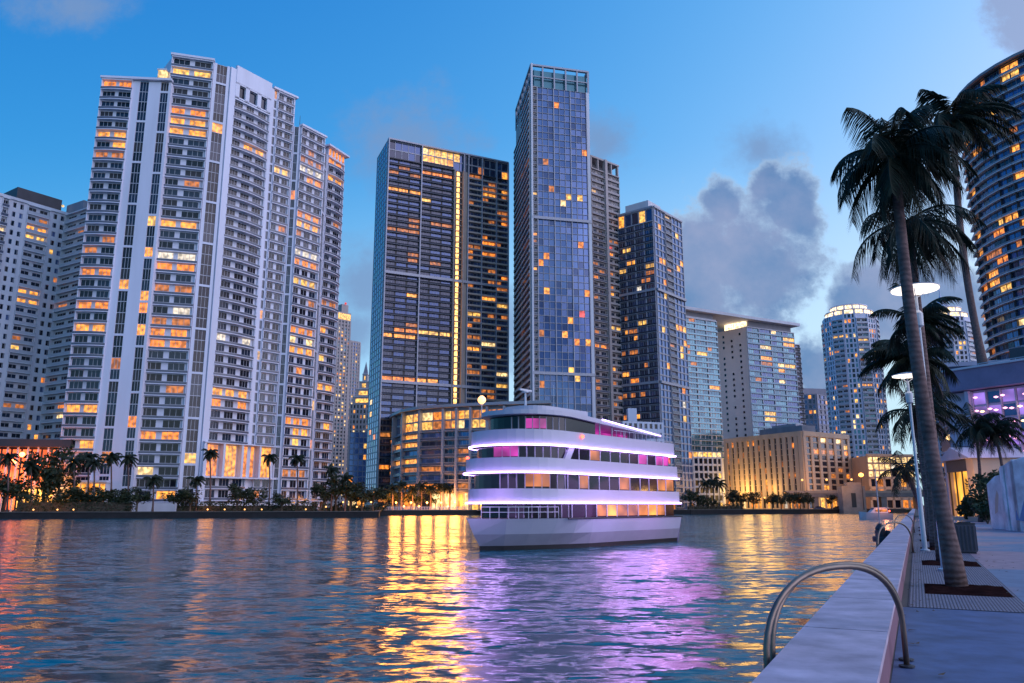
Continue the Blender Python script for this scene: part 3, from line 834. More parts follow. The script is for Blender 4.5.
# ---------------------------------------------------------------- tan hotel, blue block, round towers
def right_blocks():
    H = H_at(802, 432.5, 380)
    c, l, r = xy(802, 432.5, H), xy(721, 441.0, H), xy(848, 436.5, H)
    b = Building('tan_hotel', 'low tan hotel with tall vertical window strips, lit golden from below', ((l[0] + r[0]) / 2, 415), 'tan', seed=61)
    b.body([l, c, r, (r[0] - 12, r[1] + 40), (l[0] + 20, l[1] + 30)], LAND, H)
    b.grid(l, c, LAND + 6, H - 1.5, 10, 15, 2.3, .8, .35, .1, glass=G_DARK + LIT[4:5], plit=.08, lw=[1, 3, 4, 2, 2, 0])
    b.grid(c, r, LAND + 6, H - 1.5, 10, 6, 2.0, .6, .8, .2, glass=G_DARK, plit=.14, lw=[3, 3, 4, 2, 2, 0])
    b.wall(l, c, H - 1.5, H + .8, .8); b.wall(c, r, H - 1.5, H + .8, .8)
    b.grid(l, c, LAND, LAND + 6, 1, 20, 1.0, .6, 1.0, .4, plit=.6, lw=[4, 5, 4, 2, 1, 0]); b.grid(c, r, LAND, LAND + 6, 1, 8, 1.0, .6, 1.0, .4, plit=.5, lw=[4, 5, 4, 2, 1, 0])
    def roof(mb):
        p = lerp(l, c, .42); an = math.atan2(c[1] - l[1], c[0] - l[0]); L = math.hypot(c[0] - l[0], c[1] - l[1])
        mb.obox(p, an, 0, L * .5, -14, -5, H + .02, H + 4.2, M['grey']); mb.obox(p, an, L * .12, L * .4, -12, -7, H + 4.22, H + 5.6, M['mullion'])
    part(b, 'roof_plant', roof)
    b.finish(M['dark'])
    # bluish mid-height block
    Y = 560
    q0, q1, q2 = at_y(790, 395, Y), at_y(816, 394, Y - 6), at_y(840, 400, Y + 10)
    b = Building('blue_grey_block', 'blue grey mid height block with lit upper windows behind the tan hotel', (q1.x, q1.y + 14), 'grey', seed=62)
    P = [(q.x, q.y) for q in (q0, q1, q2)]
    b.body(P + [(P[2][0] - 4, P[2][1] + 26), (P[0][0], P[0][1] + 26)], LAND, q1.z)
    b.grid(P[0], P[1], LAND, q1.z, 22, 6, 1.0, .5, 1.2, .4, glass=G_NAVY, plit=.08)
    b.grid(P[1], P[2], LAND, q1.z, 22, 6, 1.0, .5, 1.2, .4, glass=G_NAVY, plit=.2)
    part(b, 'roof', lambda mb: mb.prism([lerp(P[0], P[1], .2), lerp(P[1], P[2], .6), (P[2][0] - 6, P[2][1] + 18), (P[0][0] + 4, P[0][1] + 18)], q1.z + .02, q1.z + 5, M['grey']))
    b.finish()
    # round white tower
    def round_tower(name, label, px, py, Y, rad, seed, nseg, lw, spire=False):
        ctr = at_y(px, py, Y); H = ctr.z; cx, cy = ctr.x, Y + rad
        b = Building(name, label, (cx, cy), 'white', seed=seed)
        vd = math.atan2(-cy, -cx)
        pts = [(cx + rad * math.cos(vd + math.pi + 2 * math.pi * k / nseg + math.pi / nseg), cy + rad * math.sin(vd + math.pi + 2 * math.pi * k / nseg + math.pi / nseg)) for k in range(nseg)]
        b.body(pts, LAND, H)
        nf = 38; fh = (H - LAND) / nf
        for k in range(nseg):
            p, q = pts[k], pts[(k + 1) % nseg]
            mx, my = (p[0] + q[0]) / 2 - cx, (p[1] + q[1]) / 2 - cy
            if mx * -cx + my * -cy < -0.15 * rad * math.hypot(cx, cy): continue
            if k % 2: b.balconies(p, q, LAND, H - fh, nf - 1, 2, 1.1, rail=M['railw'], glass=G_DARK[1:] + G_TEAL, plit=.17, lw=lw, ww=.8)
            else: b.grid(p, q, LAND, H, nf, 3, .9, .5, .9, .45, glass=G_TEAL + G_DARK[:2], plit=.16, lw=lw)
        def top(mb):
            z = H
            for rr, h in ((.86, 3.2), (.66, 3.4)):
                pr = [(cx + (p[0] - cx) * rr, cy + (p[1] - cy) * rr) for p in pts]
                mb.prism(pr, z + .02, z + h, M['white'])
                pr2 = [(cx + (p[0] - cx) * (rr + .05), cy + (p[1] - cy) * (rr + .05)) for p in pts]
                z += h; mb.prism(pr2, z, z + .4, M['white']); z += .4
            if spire: mb.lathe((cx, cy, z), [(rad * .45, 0), (rad * .12, 5), (.4, 9), (.15, 17)], M['white'], 10)
        part(b, 'crown', top)
        def glow(mb):
            z = H
            for rr, h in ((.87, 3.2), (.67, 3.4)):
                pr = [(cx + (p[0] - cx) * rr, cy + (p[1] - cy) * rr) for p in pts]
                for k in range(nseg):
                    p, q = pr[k], pr[(k + 1) % nseg]
                    an = math.atan2(q[1] - p[1], q[0] - p[0]); ln = math.hypot(q[0] - p[0], q[1] - p[1])
                    mb.obox(p, an, ln * .12, ln * .88, .0, .12, z + .7, z + h - .4, LIT_CROWN)
                z += h + .4
        part(b, 'crown_light', glow)
        b.finish(M['railw'])
    lw = [1, 4, 5, 3, 1, 0]
    round_tower('round_tower', 'round white tower with a glowing stepped crown and yellow windows, behind the far bridge', 860, 313, 480, 16.3, 63, 14, lw)
    round_tower('spired_tower', 'pale tower with a lit stepped crown and thin spire, half hidden by the promenade palms', 957, 316, 450, 15.5, 64, 12, lw, True)
    # lit parking deck by the bridge
    Y = 385
    q0, q1 = at_y(866, 456, Y), at_y(912, 456, Y + 4)
    b = Building('parking_deck', 'pale parking deck with rows of bright white lit openings beyond the bridge', ((q0.x + q1.x) / 2, Y + 8), 'tan', seed=65)
    p, q = (q0.x, q0.y), (q1.x, q1.y)
    b.body([p, q, (q[0], q[1] + 18), (p[0], p[1] + 18)], LAND, q0.z)
    b.grid(p, q, LAND + 15, q0.z, 3, 8, .5, .5, .8, .5, plit=.9, lw=[0, 0, 1, 6, 0, 0])
    b.grid(p, q, LAND, LAND + 15, 3, 6, 1.2, .5, 1.4, .5, plit=.35, lw=[4, 3, 1, 0, 2, 0])
    part(b, 'parapet', lambda mb: mb.obox(p, math.atan2(q[1] - p[1], q[0] - p[0]), 0, math.hypot(q[0] - p[0], q[1] - p[1]), -.2, .8, q0.z, q0.z + 1, M['tan']))
    b.finish()
    # small white building with rows of windows seen over the boat's stern
    Y = 312
    q0, q1 = at_y(622, 421, Y), at_y(663, 421, Y + 6)
    b = Building('small_white_building', 'low white building with rows of small dark windows seen above the boat', ((q0.x + q1.x) / 2, Y + 6), 'white', seed=66)
    p, q = (q0.x, q0.y), (q1.x, q1.y)
    b.body([p, q, (q[0], q[1] + 8), (p[0], p[1] + 12)], LAND, q0.z)
    b.grid(p, q, LAND, q0.z, 10, 8, 1.0, .4, 1.5, .35, plit=.1)
    part(b, 'roof_tower', lambda mb: mb.box(p[0] + 3, p[0] + 6.5, p[1] + 3.5, p[1] + 8, q0.z + .02, q0.z + 5.5, M['white']))
    b.finish()
right_blocks()

# ---------------------------------------------------------------- big curved tower on the near bank
def tower_curved():
    cx, cy, rad = 234.0, 295.0, 45.0
    H = 171.0; nf = 46; fh = (H - 2) / nf
    b = Building('curved_balcony_tower', 'huge curved tower ringed with balcony bands behind the tall slender palm', (cx, cy), 'darkwall', z0=2.0, seed=71)
    A = [R(a) for a in range(0, 360, 9)]
    ring = [(cx + rad * math.cos(a), cy + rad * math.sin(a)) for a in A]
    b.body(ring, 1.9, H)
    lw = [4, 7, 4, 1, 3, 0]
    ks = [k for k in range(len(A)) if (lambda p: (p[0] - cx) * -cx + (p[1] - cy) * -cy > -12 * 375 and p[1] < cy + 22)(ring[k])]
    for k in ks:
        p, q = ring[k], ring[(k + 1) % len(A)]
        if (q[0] - p[0]) * 0 + 1:
            b.balconies(p, q, 2.0, H, nf, 2, 1.3, rail=M['grey'], slab=M['white_b'], fins=(k % 3 == 0), glass=G_NAVY + G_BLUE[:2], plit=.15, lw=lw, ww=.92, wh=.84, rh=.6, sh=.35)
    part(b, 'roof', lambda mb: (mb.prism([(cx + (p[0] - cx) * 1.06, cy + (p[1] - cy) * 1.06) for p in ring], H + .16, H + 1.2, M['grey']),
                                mb.prism([(cx + (p[0] - cx) * .7, cy + (p[1] - cy) * .7) for p in ring], H + 1.2, H + 6, M['darkwall']),
                                mb.box(cx - 37, cx - 36.7, cy - 22, cy - 21.7, H + 1.2, H + 9, M['mullion'])))
    b.finish()
tower_curved()

# ---------------------------------------------------------------- water, far bank, near bank
A_DIR = Vector((0.4478, 0.8941)); R_DIR = Vector((0.8941, -0.4478))   # along the promenade, and across it
PROM = 1.9
def pr(along, lat): return (A_DIR.x * along + R_DIR.x * lat, A_DIR.y * along + R_DIR.y * lat)

def water_material():
    m = bpy.data.materials.new('river_water'); m.use_nodes = True
    nt = m.node_tree; N, L = nt.nodes, nt.links
    p = N['Principled BSDF']
    p.inputs['Base Color'].default_value = (0.0, 0.115, 0.15, 1)
    p.inputs['Roughness'].default_value = 0.13
    p.inputs['IOR'].default_value = 1.42
    p.inputs['Specular IOR Level'].default_value = 0.65
    g = N.new('ShaderNodeNewGeometry')
    tot = None
    # wavelets of several sizes tilt the surface
    for (sx, sy, rot, det, amp) in ((0.10, 0.22, 16, 2, 0.30), (0.45, 1.1, -10, 3, 0.95), (1.7, 3.4, 8, 3, 0.80)):
        mp = N.new('ShaderNodeMapping'); mp.inputs['Rotation'].default_value = (0, 0, R(rot)); mp.inputs['Scale'].default_value = (sx, sy, 1)
        L.new(g.outputs['Position'], mp.inputs[0])
        n = N.new('ShaderNodeTexNoise'); n.inputs['Scale'].default_value = 1.0; n.inputs['Detail'].default_value = det; n.inputs['Roughness'].default_value = 0.5
        n.inputs['Distortion'].default_value = 0.6
        L.new(mp.outputs[0], n.inputs['Vector'])
        v = N.new('ShaderNodeVectorMath'); v.operation = 'SUBTRACT'; v.inputs[1].default_value = (.5, .5, .5)
        L.new(n.outputs['Color'], v.inputs[0])
        w = N.new('ShaderNodeVectorMath'); w.operation = 'MULTIPLY'; w.inputs[1].default_value = (amp * .85, amp, 0)
        L.new(v.outputs[0], w.inputs[0])
        if tot is None: tot = w.outputs[0]
        else:
            ad = N.new('ShaderNodeVectorMath'); L.new(tot, ad.inputs[0]); L.new(w.outputs[0], ad.inputs[1]); tot = ad.outputs[0]
    up = N.new('ShaderNodeVectorMath'); L.new(tot, up.inputs[0]); up.inputs[1].default_value = (0, 0, 1)
    nz = N.new('ShaderNodeVectorMath'); nz.operation = 'NORMALIZE'; L.new(up.outputs[0], nz.inputs[0])
    prev = nz.outputs[0]
    L.new(prev, p.inputs['Normal'])
    return m
M['water'] = water_material()
mb = MB(); mb.face([(-3000, -400, 0), (3000, -400, 0), (3000, 5000, 0), (-3000, 5000, 0)], M['water'])
tag(mb.build('water'), kind='structure')
mb = MB(); mb.face([(-5000, -500, -6), (5000, -500, -6), (5000, 9000, -6), (-5000, 9000, -6)], mat('river_bed', (0.05, 0.05, 0.045), 0.9))
tag(mb.build('ground'), kind='structure')

M['lawn'] = mat('dark_lawn', (0.035, 0.055, 0.025), 0.9, var=0.4, scale=0.3)
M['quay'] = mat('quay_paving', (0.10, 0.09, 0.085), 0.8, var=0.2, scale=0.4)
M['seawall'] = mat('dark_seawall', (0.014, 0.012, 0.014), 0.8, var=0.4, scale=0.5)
shore = [on_z(px, py, 0) for px, py in ((-700, 520), (0, 519), (220, 518.2), (377, 517.6), (378.5, 515.6), (480, 515), (560, 514.6), (690, 514.4), (800, 513.6), (862, 513), (905, 512.6))]
SH = [(p.x, p.y) for p in shore]
def shore_y(px):
    for (a, b) in zip(SH, SH[1:]):
        pa, pb = 512 + 806.7 * a[0] / a[1], 512 + 806.7 * b[0] / b[1]
        if pa <= px <= pb:
            t = (px - pa) / max(pb - pa, 1e-6)
            d = (px - 512) / 806.7
            y = a[1] + (b[1] - a[1]) * t
            return d * y, y
    raise ValueError(px)
mb = MB()
mb.prism(SH + [(SH[-1][0] + 500, SH[-1][1] + 250), (1800, 3500), (-2500, 3500), (-900, 300)], -0.5, LAND - 0.004, M['lawn'])
tag(mb.build('far_bank_ground'), kind='structure')
def seawall_far():
    t = thing('seawall', 'long dark seawall at the water line of the far bank', 'seawall', (SH[3][0], SH[3][1], 0))
    w, c = MB(), MB()
    for p, q in zip(SH, SH[1:]):
        an = math.atan2(q[1] - p[1], q[0] - p[0]); ln = math.hypot(q[0] - p[0], q[1] - p[1])
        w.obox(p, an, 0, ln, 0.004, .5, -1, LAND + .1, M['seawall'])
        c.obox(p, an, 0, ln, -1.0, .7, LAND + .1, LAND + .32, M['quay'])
    w.build('wall', t); c.build('coping', t)
seawall_far()

# the near bank: one sheet of ground, then the promenade surface
M['pave'] = None
def paving_material():
    m = mat('promenade_paving', (0.17, 0.19, 0.26), 0.55, var=0.3, scale=0.5, bump=0.1)
    nt = m.node_tree; N, L = nt.nodes, nt.links; p = N['Principled BSDF']
    g = N.new('ShaderNodeNewGeometry')
    mp = N.new('ShaderNodeMapping'); mp.inputs['Scale'].default_value = (.16, .16, .0)
    L.new(g.outputs['Position'], mp.inputs[0])
    n = N.new('ShaderNodeTexNoise'); n.inputs['Scale'].default_value = 1.0; n.inputs['Detail'].default_value = 1.5; n.inputs['Distortion'].default_value = 1.2
    L.new(mp.outputs[0], n.inputs['Vector'])
    r = N.new('ShaderNodeValToRGB'); L.new(n.outputs['Fac'], r.inputs[0])
    r.color_ramp.elements[0].position = .44; r.color_ramp.elements[0].color = (.48, .32, .38, 1)
    r.color_ramp.elements[1].position = .52; r.color_ramp.elements[1].color = (.20, .29, .44, 1)
    n2 = N.new('ShaderNodeTexNoise'); n2.inputs['Scale'].default_value = 3.0; n2.inputs['Detail'].default_value = 6
    L.new(g.outputs['Position'], n2.inputs['Vector'])
    mx = N.new('ShaderNodeMix'); mx.data_type = 'RGBA'; mx.blend_type = 'MULTIPLY'; mx.inputs[0].default_value = .6
    L.new(r.outputs[0], mx.inputs[6]); L.new(n2.outputs['Fac'], mx.inputs[7])
    L.new(mx.outputs[2], p.inputs['Base Color'])
    p.inputs['Roughness'].default_value = .5
    return m
M['pave'] = paving_material()
M['smooth'] = mat('smooth_blue_concrete', (0.085, 0.125, 0.25), 0.55, var=0.38, scale=2.2, bump=0.3)
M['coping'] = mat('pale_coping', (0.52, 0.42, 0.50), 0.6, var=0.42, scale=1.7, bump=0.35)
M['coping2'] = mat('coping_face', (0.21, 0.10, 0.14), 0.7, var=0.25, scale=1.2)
IN, OUT_ = -0.36, -1.15
mb = MB(); mb.prism([pr(-40, IN - .2), pr(430, IN - .2), pr(430, 500), pr(-40, 500)], -2, PROM - 0.008, M['quay'])
tag(mb.build('near_bank_ground'), kind='structure')
mb = MB()
mb.face([(*pr(-20, IN + .004), PROM - .004), (*pr(-20, 4), PROM - .004), (*pr(14.7, 4), PROM - .004), (*pr(14.7, IN + .004), PROM - .004)][::1], M['smooth'])
mb.face([(*pr(-20, 4), PROM), (*pr(-20, 60), PROM), (*pr(160, 60), PROM), (*pr(160, 4), PROM)], M['pave'])
mb.face([(*pr(14.7, 1.46), PROM), (*pr(14.7, 4), PROM), (*pr(160, 4), PROM), (*pr(160, 1.46), PROM)], M['pave'])
tag(mb.build('promenade'), kind='structure')

# ridged paving strip with planting pits along the palms
def strip_material():
    m = mat('ridged_paving', (0.22, 0.21, 0.27), 0.6)
    nt = m.node_tree; N, L = nt.nodes, nt.links; p = N['Principled BSDF']
    tc = N.new('ShaderNodeTexCoord')
    mp = N.new('ShaderNodeMapping'); mp.inputs['Rotation'].default_value = (0, 0, -math.atan2(A_DIR.y, A_DIR.x))
    L.new(tc.outputs['Object'], mp.inputs[0])
    br = N.new('ShaderNodeTexBrick'); br.offset = 0.0
    br.inputs['Scale'].default_value = 1.0; br.inputs['Brick Width'].default_value = .075; br.inputs['Row Height'].default_value = .05
    br.inputs['Mortar Size'].default_value = .011; br.inputs['Mortar Smooth'].default_value = .3
    br.inputs['Color1'].default_value = (.27, .25, .31, 1); br.inputs['Color2'].default_value = (.20, .19, .26, 1); br.inputs['Mortar'].default_value = (.04, .035, .06, 1)
    L.new(mp.outputs[0], br.inputs['Vector'])
    L.new(br.outputs['Color'], p.inputs['Base Color'])
    b = N.new('ShaderNodeBump'); b.invert = True; b.inputs['Strength'].default_value = .6; b.inputs['Distance'].default_value = .02
    L.new(br.outputs['Fac'], b.inputs['Height']); L.new(b.outputs[0], p.inputs['Normal'])
    return m
M['strip'] = strip_material()
M['soil'] = mat('dark_red_soil', (0.030, 0.013, 0.012), 0.95, spec=0.0, var=0.5, scale=6, bump=0.8)
PALM_AT = [(18.75, .6), (26.6, .6), (34.8, .6), (42.5, .6), (50.5, .6), (58.5, .6), (66.5, .6)]
mb = MB()
z = PROM + .004
e = 14.7
for (al, la) in PALM_AT:
    a, b_ = al - 1.8, al + .35
    mb.face([(*pr(e, IN + .1), z), (*pr(e, 1.46), z), (*pr(a, 1.46), z), (*pr(a, IN + .1), z)], M['strip'])
    mb.face([(*pr(a, IN + .1), z), (*pr(a, .0), z), (*pr(b_, .0), z), (*pr(b_, IN + .1), z)], M['strip'])
    mb.face([(*pr(a, 1.4), z), (*pr(a, 1.46), z), (*pr(b_, 1.46), z), (*pr(b_, 1.4), z)], M['strip'])
    e = b_
mb.face([(*pr(e, IN + .1), z), (*pr(e, 1.46), z), (*pr(120, 1.46), z), (*pr(120, IN + .1), z)], M['strip'])
tag(mb.build('ridged_path'), kind='structure')
mb = MB()
r2 = random.Random(4)
for (al, la) in PALM_AT:
    n = 10; g = [[None] * (n + 1) for _ in range(n + 1)]
    for i in range(n + 1):
        for j in range(n + 1):
            ed = i in (0, n) or j in (0, n)
            g[i][j] = (*pr(al - 1.8 + 2.15 * i / n, 1.4 * j / n), PROM + .006 + (0 if ed else r2.uniform(0, .035)))
    for i in range(n):
        for j in range(n): mb.face([g[i][j], g[i][j + 1], g[i + 1][j + 1], g[i + 1][j]], M['soil'])
tag(mb.build('soil'), kind='stuff')

def promenade_wall():
    t = thing('promenade_wall', 'low pale concrete seat wall running along the promenade edge above the water', 'low wall', (*pr(10, -.75), 0))
    w, c = MB(), MB()
    top = PROM + .375
    al = -15.0
    an = math.atan2(A_DIR.y, A_DIR.x)
    # from the promenade the wall line runs with its outer side to the left
    def seg(mbx, a0, a1, l0, l1, z0, z1, m):
        q = [pr(a0, l1), pr(a1, l1), pr(a1, l0), pr(a0, l0)]
        mbx.hexa([(*x, z0) for x in q], [(*x, z1) for x in q], m)
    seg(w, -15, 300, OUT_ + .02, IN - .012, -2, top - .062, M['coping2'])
    while al < 300:
        ln = 3.0 if al < 90 else 30.0
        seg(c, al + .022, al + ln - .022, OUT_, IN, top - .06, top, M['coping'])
        al += ln
    w.build('wall', t); c.build('coping', t)
promenade_wall()

# ---------------------------------------------------------------- grab hoops over the wall
M['steel'] = mat('brushed_steel', (0.20, 0.15, 0.125), 0.38, metal=0.7, var=0.2, scale=5)
def hoop(name, label, shift, group, first=None):
    t = thing(name, label, 'grab rail', (*pr(8.4 + shift, -.7), PROM), group)
    Lf, Rt = [(7.14, -1.22), (7.42, -1.22)], [(9.36, -.23), (9.75, -.24)]
    for k in range(2):
        p0, p1 = Lf[k], Rt[k]
        pts = []
        zb0, zb1, zt = PROM - .5, PROM, PROM + 1.03
        for i in range(0, 25):
            s = i / 24.0
            a = math.pi * (1 - s)
            u = .5 + .5 * math.copysign(abs(math.cos(a)) ** .85, math.cos(a))
            zz = (PROM + .32) + (zt - PROM - .32) * abs(math.sin(a)) ** .85
            al = p0[0] + (p1[0] - p0[0]) * u; la = p0[1] + (p1[1] - p0[1]) * u
            pts.append((*pr(al + shift, la), zz))
        pts = [(*pr(p0[0] + shift, p0[1]), zb0)] + pts + [(*pr(p1[0] + shift, p1[1]), zb1)]
        mb = MB(); mb.tube(pts, .028, M['steel'], 10); mb.build('rail', t, smooth=True)
        mb = MB(); mb.lathe((*pr(p1[0] + shift, p1[1]), PROM + .004), [(.075, 0), (.075, .012), (.04, .02)], M['dark'], 14); mb.build('base_plate', t)
    return t
hoop('grab_rail', 'double steel grab hoop arching over the near end of the seat wall', 0, 'steel hoops over the seat wall')
hoop('grab_rail', 'second steel grab hoop, farther along the seat wall', 21.6, 'steel hoops over the seat wall')
hoop('grab_rail', 'farthest small steel hoop by the dark mooring piles', 44, 'steel hoops over the seat wall')

# ---------------------------------------------------------------- palms
M['frond'] = mat('palm_leaf', (0.020, 0.028, 0.014), 0.65, spec=0.3, var=0.4, scale=1.5)
M['frond_dry'] = mat('palm_leaf_dry', (0.09, 0.06, 0.03), 0.7, var=0.3, scale=2)
M['ptrunk'] = mat('palm_bark', (0.17, 0.10, 0.09), 0.85, var=0.5, scale=4)
M['fibre'] = mat('palm_fibre', (0.12, 0.055, 0.03), 0.9, var=0.4, scale=6)
def ringed(m):
    nt = m.node_tree; N, L = nt.nodes, nt.links; p = N['Principled BSDF']
    g = N.new('ShaderNodeNewGeometry')
    w = N.new('ShaderNodeTexWave'); w.bands_direction = 'Z'; w.inputs['Scale'].default_value = 2.6; w.inputs['Distortion'].default_value = 5.0; w.inputs['Detail'].default_value = 3
    L.new(g.outputs['Position'], w.inputs['Vector'])
    b = N.new('ShaderNodeBump'); b.inputs['Strength'].default_value = .5; b.inputs['Distance'].default_value = .025
    L.new(w.outputs['Fac'], b.inputs['Height']); L.new(b.outputs[0], p.inputs['Normal'])
ringed(M['ptrunk'])
def palm_fronds(mb, c, rg, n, length, leaf, wind, nl=26, lw=.035, droop=1.0, up=(-.35, 1.25)):
    """feather fronds from c; wind bends them"""
    W = Vector((*wind, 0))
    for k in range(n):
        az = 2 * math.pi * (k * .382 + rg.uniform(-.04, .04))
        t = (k + .5) / n
        el = up[1] + (up[0] - up[1]) * t + rg.uniform(-.15, .15)
        ln = length * rg.uniform(.85, 1.1) * (1 - .2 * abs(t - .4))
        d = Vector((math.cos(az) * math.cos(el), math.sin(az) * math.cos(el), math.sin(el)))
        d = (d + W * .35).normalized()
        p = Vector(c); pts = [p.copy()]; dirs = [d.copy()]
        seg = 12
        for i in range(seg):
            s = (i + 1) / seg
            d = (d + Vector((0, 0, -1)) * (.035 + .15 * s) * droop + W * (.04 + .12 * s)).normalized()
            p = p + d * ln / seg
            pts.append(p.copy()); dirs.append(d.copy())
        m = M['frond_dry'] if t > .9 and rg.random() < .5 else M['frond']
        mb.tube(pts, [max(.004, leaf * .07 * (1 - j / (seg + 1))) for j in range(seg + 1)], m, 4, False)
        for j in range(nl):
            s = .12 + .88 * j / (nl - 1)
            f = s * seg; i = min(int(f), seg - 1); q = pts[i].lerp(pts[i + 1], f - i); dd = dirs[i + 1]
            side = dd.cross(Vector((0, 0, 1)))
            if side.length < .1: side = dd.cross(Vector((1, 0, 0)))
            side.normalize()
            ll = leaf * (math.sin(math.pi * (.12 + .80 * s)) ** .7) * rg.uniform(.8, 1.15)
            for sg in (-1, 1):
                v = (side * sg * .8 + dd * .65 + Vector((0, 0, -.45 - .25 * s)) * droop + W * .45 + Vector((rg.uniform(-.1, .1), rg.uniform(-.1, .1), rg.uniform(-.1, .1)))).normalized()
                tip = q + v * ll + Vector((0, 0, -ll * .22 * droop))
                wd = dd * lw * .5 * (leaf / .4)
                md = q + v * ll * .5
                mb.face([q - wd, q + wd, md + wd * .9, tip, md - wd * .9], m)
def palm(name, label, base, top, r0, r1, n, length, leaf, wind, seed, group=None, nl=26, lw=.035, bend=.5, droop=1.0, up=(-.6, 1.3), mesh_only=False):
    rg = random.Random(seed)
    t = thing(name, label, 'palm tree', base, group)
    base, top = Vector(base), Vector(top)
    pts = []
    for i in range(17):
        s = i / 16
        q = base.lerp(top, s)
        k = math.sin(math.pi * s) * bend
        pts.append(q + Vector((R_DIR.x, R_DIR.y, 0)) * k)
    rad = [r0 * (1 + .45 * max(0, 1 - i / 2.5)) + (r1 - r0) * i / 16 for i in range(17)]
    pts[0].z -= .25
    mb = MB(); mb.tube(pts, rad, M['ptrunk'], 12); mb.build('trunk', t, smooth=True)
    mb = MB()
    mb.tube([pts[-1] - Vector((0, 0, .55 * length / 1.6)), pts[-1] - Vector((0, 0, .2 * length / 1.6)), pts[-1] + Vector((0, 0, .12))], [r1 * 1.05, r1 * 1.45, r1 * .7], M['fibre'], 10)
    for k in range(10):     # old leaf bases
        a = k * 2.4; h = -.5 + .055 * k
        q = pts[-1] + Vector((math.cos(a) * r1, math.sin(a) * r1, h * length / 1.6))
        mb.tube([q, q + Vector((math.cos(a) * .10, math.sin(a) * .10, .2)) * (length / 1.6)], [r1 * .28, r1 * .12], M['fibre'], 5)
    mb.build('crown_shaft', t)
    mb = MB(); palm_fronds(mb, pts[-1] + Vector((0, 0, .05)), rg, n, length, leaf, wind, nl, lw, droop, up)
    mb.build('crown', t)
    return t
def base_at(i): return (*pr(*PALM_AT[i]), PROM)
wind = (.55, .12)
PG = 'palms in a row along the promenade'
def top_at(i, px, py, dal=0.0):
    b = base_at(i); q = at_y(px, py, b[1] + dal); return (q.x, q.y, q.z)
palm('promenade_palm', 'nearest leaning palm with a ringed trunk and wind-blown fronds, beside the lamp post', base_at(0), top_at(0, 894, 158), .155, .105, 31, 1.8, .72, (.26, .1), 3, PG, nl=56, lw=.014, bend=-.14, droop=1.35, up=(-.95, 1.5))
palm('promenade_palm', 'second palm of the promenade row, its drooping crown just under the nearest palm crown', base_at(1), top_at(1, 908, 224), .17, .12, 26, 2.4, .72, wind, 8, PG, nl=48, lw=.016, bend=.0, droop=1.5, up=(-1.0, .6))
palm('promenade_palm', 'third palm of the promenade row, crown level with the far lamp', base_at(2), top_at(2, 916, 322), .21, .14, 22, 1.9, .6, wind, 9, PG, nl=34, bend=.0)
palm('promenade_palm', 'fourth palm of the promenade row, with fronds reaching out over the water', base_at(3), top_at(3, 914, 360), .22, .15, 22, 2.6, .9, (-.3, .1), 12, PG, nl=30, bend=.0, droop=1.2)
palm('promenade_palm', 'fifth and lower palm of the promenade row, its crown hanging beside the far lamp post', base_at(4), top_at(4, 914, 412), .24, .16, 20, 3.0, .9, wind, 15, PG, nl=22, bend=.1, droop=1.3)
palm('promenade_palm', 'last small palm of the promenade row near the lit entrance', base_at(6), top_at(6, 905, 470), .22, .16, 16, 2.6, .8, wind, 19, PG, nl=20, bend=.1)

# ---------------------------------------------------------------- promenade lamps
M['lampwhite'] = mat('white_lamp_paint', (0.55, 0.57, 0.62), 0.35, spec=0.5)
M['lampglow'] = mat('lit_lamp_disc', (0.8, 0.78, 0.75), 0.4, emit=(1.0, 0.86, 0.74), strength=1.9)
def lamp_post(label, al, la, hz, rad):
    x, y = pr(al, la)
    t = thing('street_lamp', label, 'street lamp', (x, y, PROM), 'disc lamps on the promenade')
    mb = MB(); mb.lathe((x, y, PROM), [(.16, 0), (.16, .05), (.085, .08), (.075, 2.2), (.05, 2.25), (.045, hz - .15)], M['lampwhite'], 14); mb.build('pole', t, smooth=False)
    mb = MB(); mb.lathe((x, y, PROM + hz - 1.0), [(.05, 0), (.12, .05), (.13, .38), (.07, .46)], M['lampwhite'], 14); mb.build('uplight', t)
    mb = MB(); mb.lathe((x, y, PROM + hz), [(rad * .3, .03), (rad, .05), (rad * 1.01, .075), (rad * .5, .14), (.05, .18)], M['lampwhite'], 32); sh = mb.build('lamp_shade', t)
    mb = MB(); mb.lathe((x, y, PROM + hz), [(.06, -.02), (rad * .97, .02), (rad * .97, .04)], M['lampglow'], 32); d = mb.build('diffuser', sh)
    for k in range(3):
        a = k * 2 * math.pi / 3
        mb = MB(); mb.tube([(x, y, PROM + hz - .2), (x + math.cos(a) * rad * .6, y + math.sin(a) * rad * .6, PROM + hz + .02)], .012, M['lampwhite'], 6); mb.build('arm', t)
    return t
def lat_al(px, py, z):
    p = on_z(px, py, z); return p.x * A_DIR.x + p.y * A_DIR.y, p.x * R_DIR.x + p.y * R_DIR.y
al, la = lat_al(945, 571, PROM); hz = at_y(925, 291, pr(al, la)[1]).z - PROM
lamp_post('tall white lamp post with a wide glowing disc, beside the nearest palm', al, la, hz, .60)
al, la = lat_al(925, 551, PROM); hz = at_y(906, 377, pr(al, la)[1]).z - PROM
lamp_post('farther white lamp post with a smaller looking lit disc, between the palms', al, la, hz, .52)

